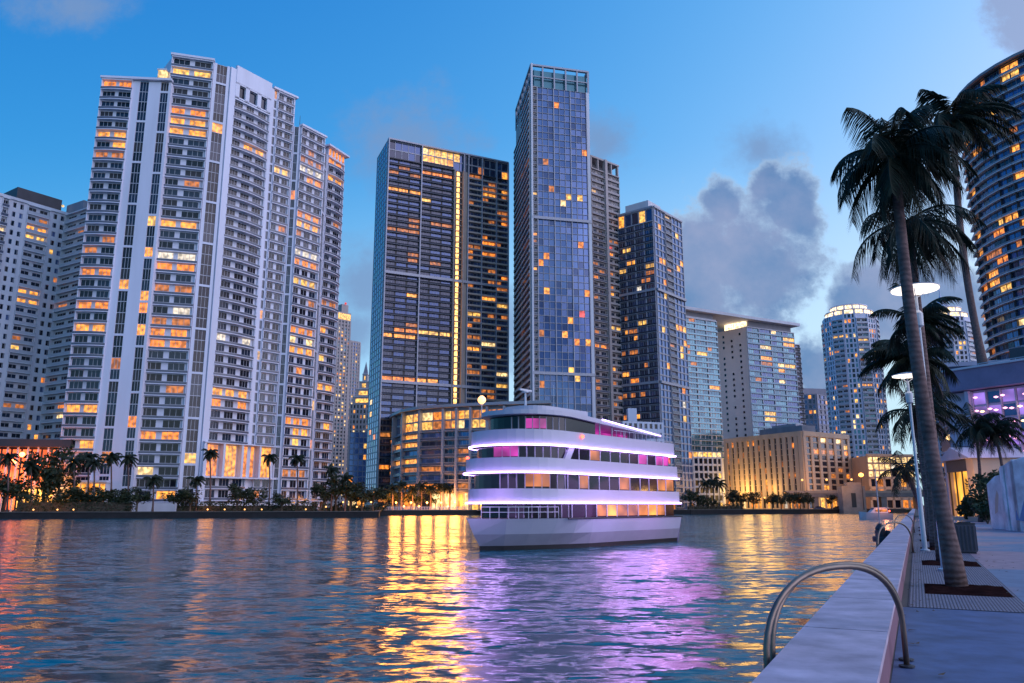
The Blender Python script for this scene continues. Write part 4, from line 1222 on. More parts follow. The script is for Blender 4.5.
# ---------------------------------------------------------------- litter bin
M['binmetal'] = mat('bin_metal', (0.10, 0.085, 0.11), 0.45, var=0.3, scale=3)
M['boot_black'] = mat('bin_opening', (0.01, 0.01, 0.012), 0.6)
def bin_():
    al, la = lat_al(967, 553, PROM); x, y = pr(al, la)
    t = thing('litter_bin', 'square grey litter bin standing behind the nearest palm', 'litter bin', (x, y, PROM))
    w = .31; an = math.atan2(A_DIR.y, A_DIR.x)
    sq = lambda r: [(x + r * math.cos(an + math.pi / 4 + k * math.pi / 2), y + r * math.sin(an + math.pi / 4 + k * math.pi / 2)) for k in range(4)]
    mb = MB(); mb.prism(sq(w * 1.414), PROM + .06, PROM + .95, M['binmetal'])
    for k in range(4):
        p, q = sq(w * 1.414)[::-1][k], sq(w * 1.414)[::-1][(k + 1) % 4]
        a2 = math.atan2(q[1] - p[1], q[0] - p[0])
        for j in range(5): mb.obox(q, a2 + math.pi, .06 + j * .115, .10 + j * .115, .004, .022, PROM + .1, PROM + .9, M['dark'])
    mb.build('body', t)
    mb = MB(); mb.prism(sq(w * 1.25), PROM, PROM + .058, M['dark']); mb.build('base', t)
    mb = MB(); mb.prism(sq(w * 1.5), PROM + .952, PROM + 1.0, M['dark']); mb.prism(sq(w * .9), PROM + 1.002, PROM + 1.03, M['boot_black']); mb.build('lid', t)
bin_()

# a little leaf litter blown along the promenade
M['litter'] = mat('dry_leaf', (0.10, 0.06, 0.03), 0.8, var=0.5, scale=5)
mb = MB(); r3 = random.Random(12)
for k in range(150):
    al_ = r3.uniform(6, 40); la_ = r3.choice((r3.uniform(-.33, .1), r3.uniform(-.3, 3.5), r3.uniform(1.3, 1.9)))
    x, y = pr(al_, la_); a = r3.uniform(0, 6.3); s_ = r3.uniform(.015, .05); z = PROM + .012 + r3.uniform(0, .012)
    mb.face([(x + math.cos(a) * s_ * 1.8, y + math.sin(a) * s_ * 1.8, z + .012), (x - math.sin(a) * s_ * .5, y + math.cos(a) * s_ * .5, z), (x - math.cos(a) * s_, y - math.sin(a) * s_, z + .004), (x + math.sin(a) * s_ * .5, y - math.cos(a) * s_ * .5, z)], M['litter'])
tag(mb.build('fallen_leaves'), kind='stuff')

# ---------------------------------------------------------------- lit building beside the promenade
M['lav'] = mat('lavender_panel', (0.48, 0.45, 0.56), 0.5, var=0.12, scale=0.5)
M['canopy'] = mat('violet_grey_fascia', (0.22, 0.19, 0.30), 0.5, var=0.2, scale=0.4)
M['navywall'] = mat('deep_blue_wall', (0.03, 0.035, 0.12), 0.4)
M['violet'] = lit('violet_screen', (0.36, 0.20, 0.80), 0.8, 0.5)
M['pinklamp'] = mat('pink_lamp', (0.8, 0.4, 0.5), 0.4, emit=(1.0, 0.42, 0.62), strength=2.6)
M['warmlamp'] = mat('warm_lamp', (0.8, 0.6, 0.3), 0.4, emit=(1.0, 0.62, 0.25), strength=4.0)
M['gold'] = lit('gold_interior', (1.0, 0.42, 0.05), 1.6, 0.5)
def riverside_hall():
    H = H_at(1024, 360, 95)
    c0 = xy(943, 372.5, H); c1 = xy(1060, 355, H)
    ang = math.atan2(c1[1] - c0[1], c1[0] - c0[0]); L = math.hypot(c1[0] - c0[0], c1[1] - c0[1])
    b = Building('riverside_hall', 'low riverside hall with a violet grey roof band and glowing pink lamps', (c0[0] + 6, c0[1]), 'lav', z0=PROM, seed=81)
    ba, bb = off(c0, c1, 26)
    b.body([c0, c1, bb, ba], PROM, H - 3.0)
    T = lambda px: L * (px - 943) / 84.0 * .62     # position along the front
    zf = H_at(985, 388, 99)
    def fascia(mb):
        q0 = off(c0, c1, -1.4)[0]
        mb.obox(c0, ang, -.5, L + 2, -26, 1.4, H - 2.9, H - .25, M['canopy'])
        mb.obox(c0, ang, -.8, L + 2.3, -26.3, 1.7, H - .25, H, M['lampwhite'])
    part(b, 'roof_band', fascia)
    def deck(mb):
        for k in range(9): mb.obox(c0, ang, 2.5 + k * 2.4, 2.58 + k * 2.4, -4, -3.9, H + .01, H + 1.1, M['mullion'])
        mb.obox(c0, ang, 2.4, L, -4.02, -3.88, H + 1.1, H + 1.2, M['mullion'])
        mb.obox(c0, ang, L * .35, L * .75, -12, -7, H + .01, H + 3.0, M['darkwall'])
    part(b, 'roof_terrace', deck)
    # left lavender panel with joints, then the lamp wall
    u1 = L * .21
    zz = PROM + 7.0
    while zz < H - 4.5:
        b.w.obox(c0, ang, .1, u1 - .1, 0, .25, zz + .04, zz + 1.9, M['lav']); zz += 2.0
    b.w.obox(c0, ang, u1, u1 + .5, 0, .9, PROM, H - 3.0, M['lav'])
    b.w.obox(c0, ang, u1 + .5, L, 0, .6, PROM, PROM + 5, M['lav'])
    nc, nr = 6, 6
    w = (L - u1 - .6) / nc; h = (H - 3.1 - PROM - 5.2) / nr
    for r in range(nr):
        for c in range(nc):
            b.win(c0, ang, u1 + .6 + c * w + .12, w - .24, PROM + 5.2 + r * h + .12, h - .24, M['violet'] if (r + c) % 3 else G_NAVY[0], .05, 0)
    for k in range(nc + 1): b.w.obox(c0, ang, u1 + .5 + k * w, u1 + .62 + k * w, .05, .35, PROM + 5, H - 3.1, M['lav'])
    rg = random.Random(5)
    cs, sn = math.cos(ang), math.sin(ang)
    for r in range(nr):
        for c in range(nc):
            for e in range(2):
                if rg.random() < .2: continue
                u = u1 + .6 + (c + .28 + .45 * e + rg.uniform(-.08, .08)) * w; zc = PROM + 5.2 + (r + .5 + rg.uniform(-.15, .15)) * h
                p = (c0[0] + u * cs + .55 * sn, c0[1] + u * sn - .55 * cs)
                mb = MB(); mb.lathe((p[0], p[1], zc), [(.05, -.12), (.26, -.02), (.26, .06), (.05, .14)], M['pinklamp'] if rg.random() < .75 else M['warmlamp'], 8); mb.build('wall_lamp', b.root)
    b.finish()
    # dark blue flank building with gold lights on its edge
    d0, d1 = at_y(934, 378, 122), at_y(947, 378, 112)
    b2 = Building('dark_blue_annex', 'narrow dark blue building edged with round yellow lights, beside the riverside hall', (d0.x + 4, d0.y), 'navywall', z0=PROM, seed=82)
    p, q = (d0.x, d0.y), (d1.x, d1.y); ba, bb = off(p, q, 12); b2.body([p, q, bb, ba], PROM, d0.z)
    an2 = math.atan2(q[1] - p[1], q[0] - p[0]); L2 = math.hypot(q[0] - p[0], q[1] - p[1])
    for k in range(5):
        b2.w.obox(p, an2, 0, L2, 0, .15, PROM + 2 + k * 3.6, PROM + 2.25 + k * 3.6, M['lav'])
        mb = MB(); c = (p[0] + math.cos(an2) * L2 * .85 + .3 * math.sin(an2), p[1] + math.sin(an2) * L2 * .85 - .3 * math.cos(an2), PROM + 3.9 + k * 3.6)
        mb.lathe(c, [(.1, -.4), (.45, -.2), (.45, .2), (.1, .4)], M['warmlamp'], 10); mb.build('wall_lamp', b2.root)
    part(b2, 'parapet', lambda m: m.obox(p, an2, -.2, L2 + .2, -12, .3, d0.z, d0.z + .6, M['lav']))
    b2.finish()
    # gabled entrance pavilion with a gold lit interior
    e0, e1 = at_y(944, 462, 97), at_y(973, 462, 89)
    p, q = (e0.x, e0.y), (e1.x, e1.y)
    an3 = math.atan2(q[1] - p[1], q[0] - p[0]); L3 = math.hypot(q[0] - p[0], q[1] - p[1]); z1 = e0.z
    t = thing('entrance_pavilion', 'small gabled entrance pavilion glowing gold inside, at the foot of the riverside hall', 'pavilion', ((p[0] + q[0]) / 2, (p[1] + q[1]) / 2, PROM))
    def walls(mb):
        mb.obox(p, an3, 0, .5, -6, 0, PROM, z1, M['lav']); mb.obox(p, an3, L3 - 1.9, L3, -6, 0, PROM, z1, M['tan']); mb.obox(p, an3, .5, L3 - 1.9, -.4, 0, z1 - 1.3, z1, M['darkwall'])
    part(t, 'wall', walls)
    def gable(mb):
        c, s = math.cos(an3), math.sin(an3); g = lambda u, d, z: (p[0] + u * c + d * s, p[1] + u * s - d * c, z)
        a = [g(-.5, .6, z1 + .02), g(L3 + .5, .6, z1 + .02), g(L3 * .45, .6, z1 + 1.5)]; k = [g(-.5, -6.3, z1 + .02), g(L3 + .5, -6.3, z1 + .02), g(L3 * .45, -6.3, z1 + 1.5)]
        mb.face(a, M['lav']); mb.face(k[::-1], M['lav']); mb.face([a[0], a[2], k[2], k[0]], M['lampwhite']); mb.face([a[2], a[1], k[1], k[2]], M['lampwhite']); mb.face([a[0], k[0], k[1], a[1]], M['lav'])
    part(t, 'roof', gable)
    def glow(mb): mb.obox(p, an3, .5, L3 - 1.9, -.9, -.7, PROM + .05, z1 - 1.3, M['gold'])
    part(t, 'lit_interior', glow)
    for k in range(4):
        def post(mb): mb.obox(p, an3, .5 + k * (L3 - 2.5) / 3, .62 + k * (L3 - 2.5) / 3, -.3, -.15, PROM, z1 - 1.3, M['dark'])
        part(t, 'door_post', post)
riverside_hall()

# the tall palm planted on the hall's roof terrace
H = H_at(1024, 360, 95)
pb = at_y(983.5, 362, 106); tp = at_y(953, 118, 106)
palm('roof_palm', 'very tall slender palm rising above the roof of the riverside hall', (pb.x, pb.y, H - .1), (tp.x, tp.y, tp.z), .50, .42, 24, 9.5, 2.6, (.45, .0), 44, nl=30, lw=.04, bend=-.8, droop=1.1, up=(-.7, 1.1))

# ---------------------------------------------------------------- angular white wall with pale blue painted patches
def painted_walls():
    M['plaster'] = mat('weathered_white_plaster', (0.86, 0.78, 0.78), 0.8, var=0.35, scale=0.9, bump=0.3)
    M['bluepaint'] = mat('pale_blue_paint', (0.16, 0.30, 0.50), 0.7, var=0.3, scale=1.0)
    Y = 52.0
    g = lambda px, py, y=Y: at_y(px, py, y)
    base = lambda px, y: (at_y(px, 480, y).x, y)
    t = thing('painted_wall', 'angular weathered white wall with a sloping top and pale blue painted patches', 'wall', (*base(1010, Y), PROM))
    def slab(mb, pxs, tops, y0, y1, th):
        n = len(pxs); f = [at_y(px, py, y0 + (y1 - y0) * i / (n - 1)) for i, (px, py) in enumerate(zip(pxs, tops))]
        for a, b in zip(f, f[1:]):
            q = [(a.x, a.y), (b.x, b.y), (b.x + th * .3, b.y + th), (a.x + th * .3, a.y + th)]
            mb.hexa([(*p, PROM - .05) for p in q], [(q[0][0], q[0][1], a.z), (q[1][0], q[1][1], b.z), (q[2][0], q[2][1], b.z), (q[3][0], q[3][1], a.z)], M['plaster'])
    part(t, 'low_slab', lambda mb: slab(mb, (989, 997, 1004), (484, 476, 474), 56, 53, .6))
    part(t, 'tall_slab', lambda mb: slab(mb, (1002, 1012, 1040), (468, 461, 452), 52.4, 48, .7))
    def ribs(mb):
        for px, top, y in ((1002.5, 466, 52.3), (1013, 459.5, 50.7)):
            a = at_y(px, top, y - .12); mb.box(a.x - .12, a.x + .22, y - .3, y - .02, PROM, a.z, M['plaster'])
    part(t, 'buttress', ribs)
    def paint(mb):
        def q(px, py, y): return tuple(at_y(px, py, y))
        f = lambda px: 52.4 + (48 - 52.4) * min(max((px - 1002) / 38, 0), 1) - .17
        def patch(pts): mb.face([q(px, py, f(px)) for px, py in pts], M['bluepaint'])
        patch([(1016, 520), (1016, 488), (1024, 500), (1036, 506), (1036, 523)])
    part(t, 'painted_patch', paint)
    def stain(mb):
        y = 54.6 - .1
        a = at_y(995.6, 490, y); c = at_y(998.6, 514, y - .6)
        mb.face([tuple(at_y(995, 514, 54.0)), tuple(at_y(998, 512, 53.2)), tuple(at_y(998.5, 495, 53.0)), tuple(at_y(996.5, 490, 53.6)), tuple(at_y(995, 500, 54.0))], M['tan'])
    part(t, 'rust_patch', stain)
painted_walls()

# ---------------------------------------------------------------- planted corner: small palms and shrubs
M['leaf'] = mat('shrub_leaf', (0.028, 0.05, 0.016), 0.6, var=0.5, scale=0.8)
M['leaf2'] = mat('tree_leaf', (0.030, 0.042, 0.014), 0.6, var=0.5, scale=0.35)
M['bark'] = mat('tree_bark', (0.10, 0.075, 0.055), 0.9, var=0.3, scale=2)
def foliage(mb, c, rx, rz, rg, n, size, m, lobes=9):
    cs = []
    for k in range(lobes):
        a = rg.uniform(0, 6.28); r = rg.uniform(.25, .75); cs.append((c[0] + math.cos(a) * rx * r, c[1] + math.sin(a) * rx * r, c[2] + rg.uniform(-.55, .7) * rz, rg.uniform(.3, .55)))
    for k in range(n):
        cx, cy, cz, rr = cs[rg.randrange(lobes)]
        v = Vector((rg.gauss(0, 1), rg.gauss(0, 1), rg.gauss(0, 1))).normalized() * (rg.random() ** .4)
        p = Vector((cx + v.x * rx * rr, cy + v.y * rx * rr, cz + v.z * rz * rr))
        u = Vector((rg.gauss(0, 1), rg.gauss(0, 1), rg.gauss(0, .7))).normalized(); w = u.cross(Vector((rg.gauss(0, 1), rg.gauss(0, 1), rg.gauss(0, 1)))).normalized()
        s = size * rg.uniform(.6, 1.4)
        mb.face([p - u * s, p - w * s * .5, p + u * s, p + w * s * .5], m)
def shrub(name, label, base, rx, h, seed, n=500, size=.12, group=None, cat='shrub'):
    rg = random.Random(seed)
    t = thing(name, label, cat, base, group)
    mb = MB()
    for k in range(5):
        a = k * 1.3; mb.tube([base, (base[0] + math.cos(a) * rx * .4, base[1] + math.sin(a) * rx * .4, base[2] + h * .6)], [.05, .02], M['bark'], 5)
    mb.build('stems', t)
    mb = MB(); foliage(mb, (base[0], base[1], base[2] + h * .55), rx, h * .5, rg, n, size, M['leaf']); mb.build('foliage', t)
    return t
p = at_y(979, 512, 78); q = at_y(975, 428, 78)
palm('garden_palm', 'bushy palm in front of the lamp hung wall, its crown over the gold entrance', (p.x, p.y, PROM), (q.x, q.y, q.z), .17, .12, 22, 3.4, 1.0, (.3, 0), 51, 'small palms in the planted corner', nl=22, bend=.2, droop=1.3)
p = at_y(999, 512, 77); q = at_y(994, 432, 77)
palm('garden_palm', 'leaning palm in the planted corner above the painted wall', (p.x, p.y, PROM), (q.x, q.y, q.z), .17, .12, 22, 3.4, 1.0, (.4, 0), 52, 'small palms in the planted corner', nl=22, bend=.5, droop=1.3)
for px, y, rx, h, sd, lb in ((990, 74, 2.2, 4.6, 1, 'tall rounded shrub at the foot of the two small palms'), (976, 80, 1.3, 2.6, 2, 'dark shrub beside the gold lit entrance'), (968, 82, 1.0, 2.0, 3, 'small dark bush on the entrance side of the planted corner'), (985, 70, 1.2, 1.8, 4, 'low bush touching the painted white wall')):
    p = at_y(px, 500, y); shrub('shrub', lb, (p.x, p.y, PROM), rx, h, sd, 2000, .17)
# low planter kerb in front of the entrance
t = thing('planter', 'low stone planter edge in front of the lit entrance', 'planter', (*[at_y(975, 512, 84)[i] for i in (0, 1)], PROM))
a, b_ = at_y(952, 515, 86), at_y(990, 515, 76)
part(t, 'kerb', lambda mb: mb.obox((a.x, a.y), math.atan2(b_.y - a.y, b_.x - a.x), 0, math.hypot(b_.x - a.x, b_.y - a.y), -.4, 0, PROM, PROM + .45, M['tan']))
part(t, 'soil', lambda mb: mb.obox((a.x, a.y), math.atan2(b_.y - a.y, b_.x - a.x), .1, math.hypot(b_.x - a.x, b_.y - a.y) - .1, -2.4, -.404, PROM, PROM + .38, M['soil']))
def lamp_light(name, loc, energy, color, size=.3):
    d = bpy.data.lights.new(name, 'POINT'); d.energy = energy; d.color = color; d.shadow_soft_size = size
    o = bpy.data.objects.new(name, d); o.location = loc; col.objects.link(o); return o
c = at_y(957, 490, 88); lamp_light('entrance_light', (c.x, c.y, PROM + 3.2), 600, (1, .5, .15), .4)
c = at_y(990, 430, 92); lamp_light('wall_glow', (c.x - 3.5, c.y - 3.5, PROM + 10), 250, (1, .45, .75), 2.5)

# ---------------------------------------------------------------- mooring piles beyond the hoops
def piles():
    x, y = pr(52, -2.0)
    t = thing('mooring_piles', 'dark cluster of mooring piles with a thin pale pole beside the seat wall', 'mooring piles', (x, y, 0))
    for k, (dx, dy, h) in enumerate(((0, 0, 3.1), (.5, .15, 2.7), (.2, .55, 2.9))):
        mb = MB(); mb.lathe((x + dx, y + dy, -1), [(.27, 0), (.26, h), (.30, h + .05), (.1, h + .35)], M['dark'], 12); mb.build('pile', t)
    mb = MB(); mb.lathe((x + .25, y + .2, 1.4), [(.6, 0), (.62, .22), (.58, .3)], M['dark'], 14); mb.build('band', t)
    mb = MB(); mb.lathe((x + .1, y + .2, 2.2), [(.04, 0), (.03, 3.4)], M['mullion'], 8); mb.build('pole', t)
piles()

# ---------------------------------------------------------------- the dinner boat
def ship():
    M['hull'] = mat('white_hull', (0.47, 0.47, 0.56), 0.35, var=0.06, scale=0.4)
    M['hullgrey'] = mat('grey_hull', (0.33, 0.31, 0.37), 0.45, var=0.1, scale=0.5)
    M['boot'] = mat('black_waterline', (0.012, 0.012, 0.015), 0.4)
    M['bglass'] = mat('tinted_boat_glass', (0.010, 0.008, 0.016), 0.12, spec=0.35)
    M['led'] = mat('led_strip', (0.9, 0.9, 0.95), 0.4, emit=(0.58, 0.36, 1.0), strength=9.0)
    M['magenta'] = lit('magenta_saloon', (0.75, 0.04, 0.50), 0.75, 0.7)
    M['saloon'] = lit('orange_saloon', (1.0, 0.28, 0.04), 0.7, 0.8)
    M['deckwood'] = mat('deck_planks', (0.20, 0.15, 0.12), 0.7, var=0.2, scale=1)
    ax = Vector((.643, .766)); bx = Vector((.766, -.643))     # aft, and towards the viewer's side
    O = Vector((-2.7, 63.6))
    def P(s, b): return (O.x + ax.x * s + bx.x * b, O.y + ax.y * s + bx.y * b)
    t = thing('dinner_boat', 'white three deck dinner boat with glowing violet strips along its decks', 'boat', (*P(12, 0), 0))
    Lg, hb = 25.0, 4.4
    def outline(s0, s1, b, nose, n=9, p=2.3):
        """plan: rounded front at s0, square stern at s1"""
        side = [(s0 + nose * (1 - math.cos(math.pi / 2 * k / n) ** (2 / p)) if k < n else s0 + nose, b * math.sin(math.pi / 2 * k / n) ** (2 / p)) for k in range(1, n + 1)]
        pts = [(s0, 0)] + side + [(s1, b)]
        return [P(s, q) for s, q in pts] + [P(s, -q) for s, q in reversed(pts[1:])]
    # hull: flared bow
    def hull(mb):
        secs = []
        for k in range(13):
            s = k / 12.0; a = -1.2 + (Lg + 1.2) * s
            wt = hb * min(1, (s / .30)) ** .55 if s < .3 else hb
            wb = hb * .86 * min(1, (s / .42)) ** .8
            sb = a + (1.6 * max(0, 1 - s / .2))
            secs.append((a, sb, wt, wb))
        zs = [(-.6, 0), (.35, .12), (1.25, .55), (2.45, 1.0)]
        for i in range(12):
            for j in range(3):
                for sg in (1, -1):
                    q = []
                    for (a, sb, wt, wb), (zz, f) in ((secs[i], zs[j]), (secs[i + 1], zs[j]), (secs[i + 1], zs[j + 1]), (secs[i], zs[j + 1])):
                        q.append((*P(sb + (a - sb) * f, sg * (wb + (wt - wb) * f)), zz))
                    m = (M['boot'], M['hullgrey'], M['hull'])[j]
                    mb.face(q if sg > 0 else q[::-1], m)
        a, sb, wt, wb = secs[-1]
        mb.face([(*P(Lg, wb), -.6), (*P(Lg, -wb), -.6), (*P(Lg, -wt), 2.45), (*P(Lg, wt), 2.45)], M['hull'])
        mb.face([(*P(x[0], x[2]), 2.44) for x in secs] + [(*P(x[0], -x[2]), 2.44) for x in reversed(secs)], M['deckwood'])
    part(t, 'hull', hull, True)
    t.children[0].data.polygons.foreach_set('use_smooth', [False] * len(t.children[0].data.polygons))
    # decks: (floor, sill, head, top of band) and how far forward
    decks = [(2.45, 2.60, 3.70, 3.70, 1.8), (3.95, 4.75, 6.1, 6.3, 1.4), (6.5, 7.2, 8.35, 8.55, 1.9), ]
    def deck_walls(z0, z1, s0, s1, b, nose, m, name):
        part(t, name, lambda mb: mb.prism(outline(s0, s1, b, nose), z0, z1, m))
    # lower deck: dark windows forward, lit openings aft
    deck_walls(2.46, 3.62, 2.6, 24.2, 4.0, 4.0, M['bglass'], 'lower_deck')
    deck_walls(3.95, 6.0, 1.6, 24.4, 4.05, 4.5, M['bglass'], 'main_deck')
    deck_walls(6.5, 8.2, 1.9, 23.6, 3.95, 4.5, M['bglass'], 'upper_deck')
    # white bands (bulwarks) with the light strip on the overhanging edge
    for (z0, z1, s0, s1, b, nose) in ((3.62, 4.78, 1.0, 24.9, 4.3, 5.0), (6.0, 7.22, .7, 24.6, 4.35, 5.0), (8.2, 9.5, 1.3, 24.2, 4.3, 5.0)):
        deck_walls(z0, z1, s0, s1, b, nose, M['hull'], 'bulwark')
        def strip(mb):
            o = outline(s0 - .12, s1 + .05, b + .1, nose)
            n = len(o)
            c = P(13, 0)
            for k in range(n):
                p, q = o[k], o[(k + 1) % n]
                an = math.atan2(q[1] - p[1], q[0] - p[0]); ln = math.hypot(q[0] - p[0], q[1] - p[1])
                mx, my = (p[0] + q[0]) / 2 - c[0], (p[1] + q[1]) / 2 - c[1]
                d = 1 if (math.sin(an) * mx - math.cos(an) * my) > 0 else -1
                mb.obox(p, an, 0, ln, 0 if d > 0 else -.1, .1 if d > 0 else 0, z0 - .02, z0 + .10, M['led'])
        part(t, 'light_strip', strip)
    # window panes and mullions on the near side and front
    def pane_run(z0, z1, s_list, b, kinds):
        for (a, c), kd in zip(zip(s_list, s_list[1:]), kinds):
            p, q = P(a + .06, b), P(c - .06, b)
            an = math.atan2(q[1] - p[1], q[0] - p[0]); ln = math.hypot(q[0] - p[0], q[1] - p[1])
            part(t, 'window', lambda mb: (mb.obox(p, an, 0, ln, 0.0, .05, z0 + .08, z1 - .08, kd), mb.obox(p, an, -.08, -.0, 0, .09, z0, z1, M['hull'])))
    bg, mg, og, dm = M['bglass'], M['magenta'], M['saloon'], LIT[4]
    pane_run(2.5, 3.6, [7, 9, 10.6, 12.2, 13.8, 15.6, 17.4, 19.2, 20.8, 22.4, 24], 4.0, [bg, bg, og, LIT[1], dm, dm, og, LIT[1], dm, bg])
    pane_run(4.8, 6.0, [6.4, 8, 9.4, 11, 12.6, 14.2, 16, 17.8, 19.4, 21, 22.6, 24.2], 4.05, [bg, dm, bg, bg, bg, og, bg, bg, bg, dm, dm])
    pane_run(7.22, 8.2, [6.6, 8.2, 9.8, 11.4, 13, 14.6, 16.2, 17.8, 19.4, 21, 22.4, 23.5], 3.95, [bg, bg, dm, bg, bg, bg, bg, mg, bg, mg, mg])
    # front glazing glow: separate curved panes
    def front_pane(z0, z1, s0, b, nose, k0, k1, m, sg=1):
        o = outline(s0, 20, b, nose)
        o = o[:10] if sg > 0 else [o[0]] + o[::-1][:9]
        def f(mb):
            for k in range(k0, k1):
                p, q = o[k], o[k + 1]
                if sg < 0: p, q = q, p
                an = math.atan2(q[1] - p[1], q[0] - p[0]); ln = math.hypot(q[0] - p[0], q[1] - p[1])
                mb.obox(p, an, 0.02, ln - .02, 0.0, .05, z0, z1, m)
        part(t, 'front_window', f)
    front_pane(7.35, 8.15, 1.9, 3.95, 4.5, 0, 3, mg)
    front_pane(4.95, 5.95, 1.6, 4.05, 4.5, 4, 7, og); front_pane(2.7, 3.5, 2.6, 4.0, 4.0, 0, 5, bg)
    # slanted white pillars
    for (z0, z1, s, b) in ((7.2, 8.25, 6.0, 4.0),):
        p, q = P(s, b), P(s + 1.2, b + .05)
        an = math.atan2(ax.y, ax.x)
        part(t, 'pillar', lambda mb: mb.hexa([(*P(s, b - .2), z0), (*P(s + .8, b - .2), z0), (*P(s + .8, b + .14), z0), (*P(s, b + .14), z0)][::-1],
                                           [(*P(s + .7, b - .2), z1), (*P(s + 1.5, b - .2), z1), (*P(s + 1.5, b + .14), z1), (*P(s + .7, b + .14), z1)][::-1], M['hull']))
    # top deck: open saloon under a thin canopy sloping aft
    deck_walls(9.5, 10.7, 3.2, 11.5, 3.5, 3.8, M['bglass'], 'wheelhouse')
    front_pane(9.7, 10.5, 3.2, 3.5, 3.8, 3, 6, mg)
    def canopy(mb):
        o = outline(2.2, 22.5, 3.9, 5.0)
        zt = [11.2 if (Vector(p) - Vector(P(2, 0))).dot(ax) < 9.5 else 11.2 - .075 * ((Vector(p) - Vector(P(2, 0))).dot(ax) - 9.5) for p in o]
        n = len(o); area = sum(o[i][0] * o[(i + 1) % n][1] - o[(i + 1) % n][0] * o[i][1] for i in range(n))
        if area < 0: o, zt = o[::-1], zt[::-1]
        i0 = len(mb.v); k = mb.slot(M['hull'])
        mb.v.extend((p[0], p[1], z - .38) for p, z in zip(o, zt)); mb.v.extend((p[0], p[1], z) for p, z in zip(o, zt))
        for j in range(n): mb.f.append((i0 + j, i0 + (j + 1) % n, i0 + n + (j + 1) % n, i0 + n + j)); mb.mi.append(k)
        mb.f.append(tuple(i0 + n + j for j in range(n))); mb.mi.append(k); mb.f.append(tuple(i0 + n - 1 - j for j in range(n))); mb.mi.append(k)
    cn = part(t, 'canopy', canopy)
    part(t, 'roof_housing', lambda mb: mb.prism(outline(4.5, 12, 2.4, 2.5), 11.22, 11.75, M['hull']))
    for k in range(6):
        s = 12.2 + k * 2.0; zt = 10.78 - .075 * max(0, s - 11.5) - .02
        for b in (3.5, -3.5): part(cn, 'canopy_post', lambda mb: mb.tube([(*P(s, b), 9.45), (*P(s, b), zt)], .06, M['hull'], 8))
    part(t, 'bar_counter', lambda mb: mb.prism([P(13, 1.5), P(20, 1.5), P(20, -1.5), P(13, -1.5)], 9.52, 10.15, M['magenta']))
    part(t, 'light_strip', lambda mb: mb.tube([(*P(12, 3.95), 10.95), (*P(22.4, 3.9), 10.15)], .05, M['led'], 6))
    for k in range(14):     # stern railing on the top deck
        s = 14 + k * .75
        part(t, 'rail_post', lambda mb: mb.tube([(*P(s, 4.1), 9.5), (*P(s, 4.1), 10.1)], .025, M['hull'], 5))
    part(t, 'rail', lambda mb: mb.tube([(*P(13.6, 4.1), 10.1), (*P(24, 4.1), 10.1), (*P(24, -4.1), 10.1)], .03, M['hull'], 6))
    # fittings
    M['antenna'] = M['lampwhite']
    for (z, s0, s1, b) in ((2.42, -1.2, 25.0, 4.42),):
        part(t, 'rub_rail', lambda mb: mb.tube([(*P(6.0, b), z), (*P(s1, b), z)], .07, M['boot'], 6))
    for (z0, z1, s0, b, nose) in ((2.5, 3.6, 2.6, 4.0, 4.0), (4.8, 6.0, 1.6, 4.05, 4.5), (7.22, 8.2, 1.9, 3.95, 4.5), (9.5, 10.68, 3.2, 3.5, 3.8)):
        o = outline(s0, 20, b, nose)
        def bars(mb):
            for k in list(range(1, 10)):
                p = o[k]; mb.lathe((p[0], p[1], z0), [(.06, 0), (.06, z1 - z0)], M['hullgrey'], 6)
        part(t, 'mullion', bars)
    def bowrail(mb):
        o = outline(-.6, 7, 3.9, 6.0)
        for zz in (2.95, 3.35): mb.tube([(*p, zz) for p in o[1:10]], .025, M['lampwhite'], 5)
        for p in o[1:10]: mb.tube([(*p, 2.44), (*p, 3.35)], .025, M['lampwhite'], 5)
    part(t, 'bow_rail', bowrail)
    part(t, 'radar', lambda mb: (mb.lathe((*P(6, 0), 11.76), [(.12, 0), (.08, 1.3), (.3, 1.32), (.3, 1.42)], M['lampwhite'], 10), mb.obox(P(5.2, 0), math.atan2(ax.y, ax.x), 0, 1.6, -.1, .1, 13.2, 13.36, M['lampwhite'])))
    for s in (8.5, 10.5): part(t, 'antenna', lambda mb: mb.tube([(*P(s, 1.2), 11.7), (*P(s, 1.2), 13.9)], .025, M['antenna'], 5))
    # lamps, then added violet lights clear of the hull
    M['mastlamp'] = mat('mast_lamp', (1, .8, .5), .4, emit=(1.0, 0.46, 0.13), strength=2.6)
    M['redlamp'] = mat('red_lamp', (1, .2, .1), .4, emit=(1.0, 0.08, 0.04), strength=6.0)
    def orb(c, r, m, name, par=None):
        part(par or t, name, lambda mb: mb.lathe(c, [(r * .3, -r), (r * .85, -r * .5), (r, 0), (r * .85, r * .5), (r * .3, r)], m, 10), True)
    ms = part(t, 'mast', lambda mb: mb.tube([(*P(2.8, -2.2), 11.1), (*P(2.8, -2.2), 12.3)], .05, M['hull'], 6))
    orb((*P(2.8, -2.2), 12.3), .36, M['mastlamp'], 'mast_lamp', ms)
    orb((*P(8.2, 4.42), 9.15), .16, M['redlamp'], 'red_lamp'); orb((*P(2.6, -3.6), 7.4), .16, M['redlamp'], 'red_lamp')
    c = P(3, 6); lamp_light('added_water_glow', (*P(-1.5, 1.5), 4.0), 500, (.66, .36, 1.0), 2.5)  # added light ahead of the bow for violet glow on the water
    lamp_light('added_water_glow', (*P(11, 7.5), 3.2), 520, (.62, .30, 1.0), 3)  # added light off the near side, no fitting; strengthens the violet reflection
    lamp_light('added_water_glow', (*P(19, 7.5), 3.2), 420, (.80, .28, .95), 3)  # added likewise towards the stern, more magenta
ship()

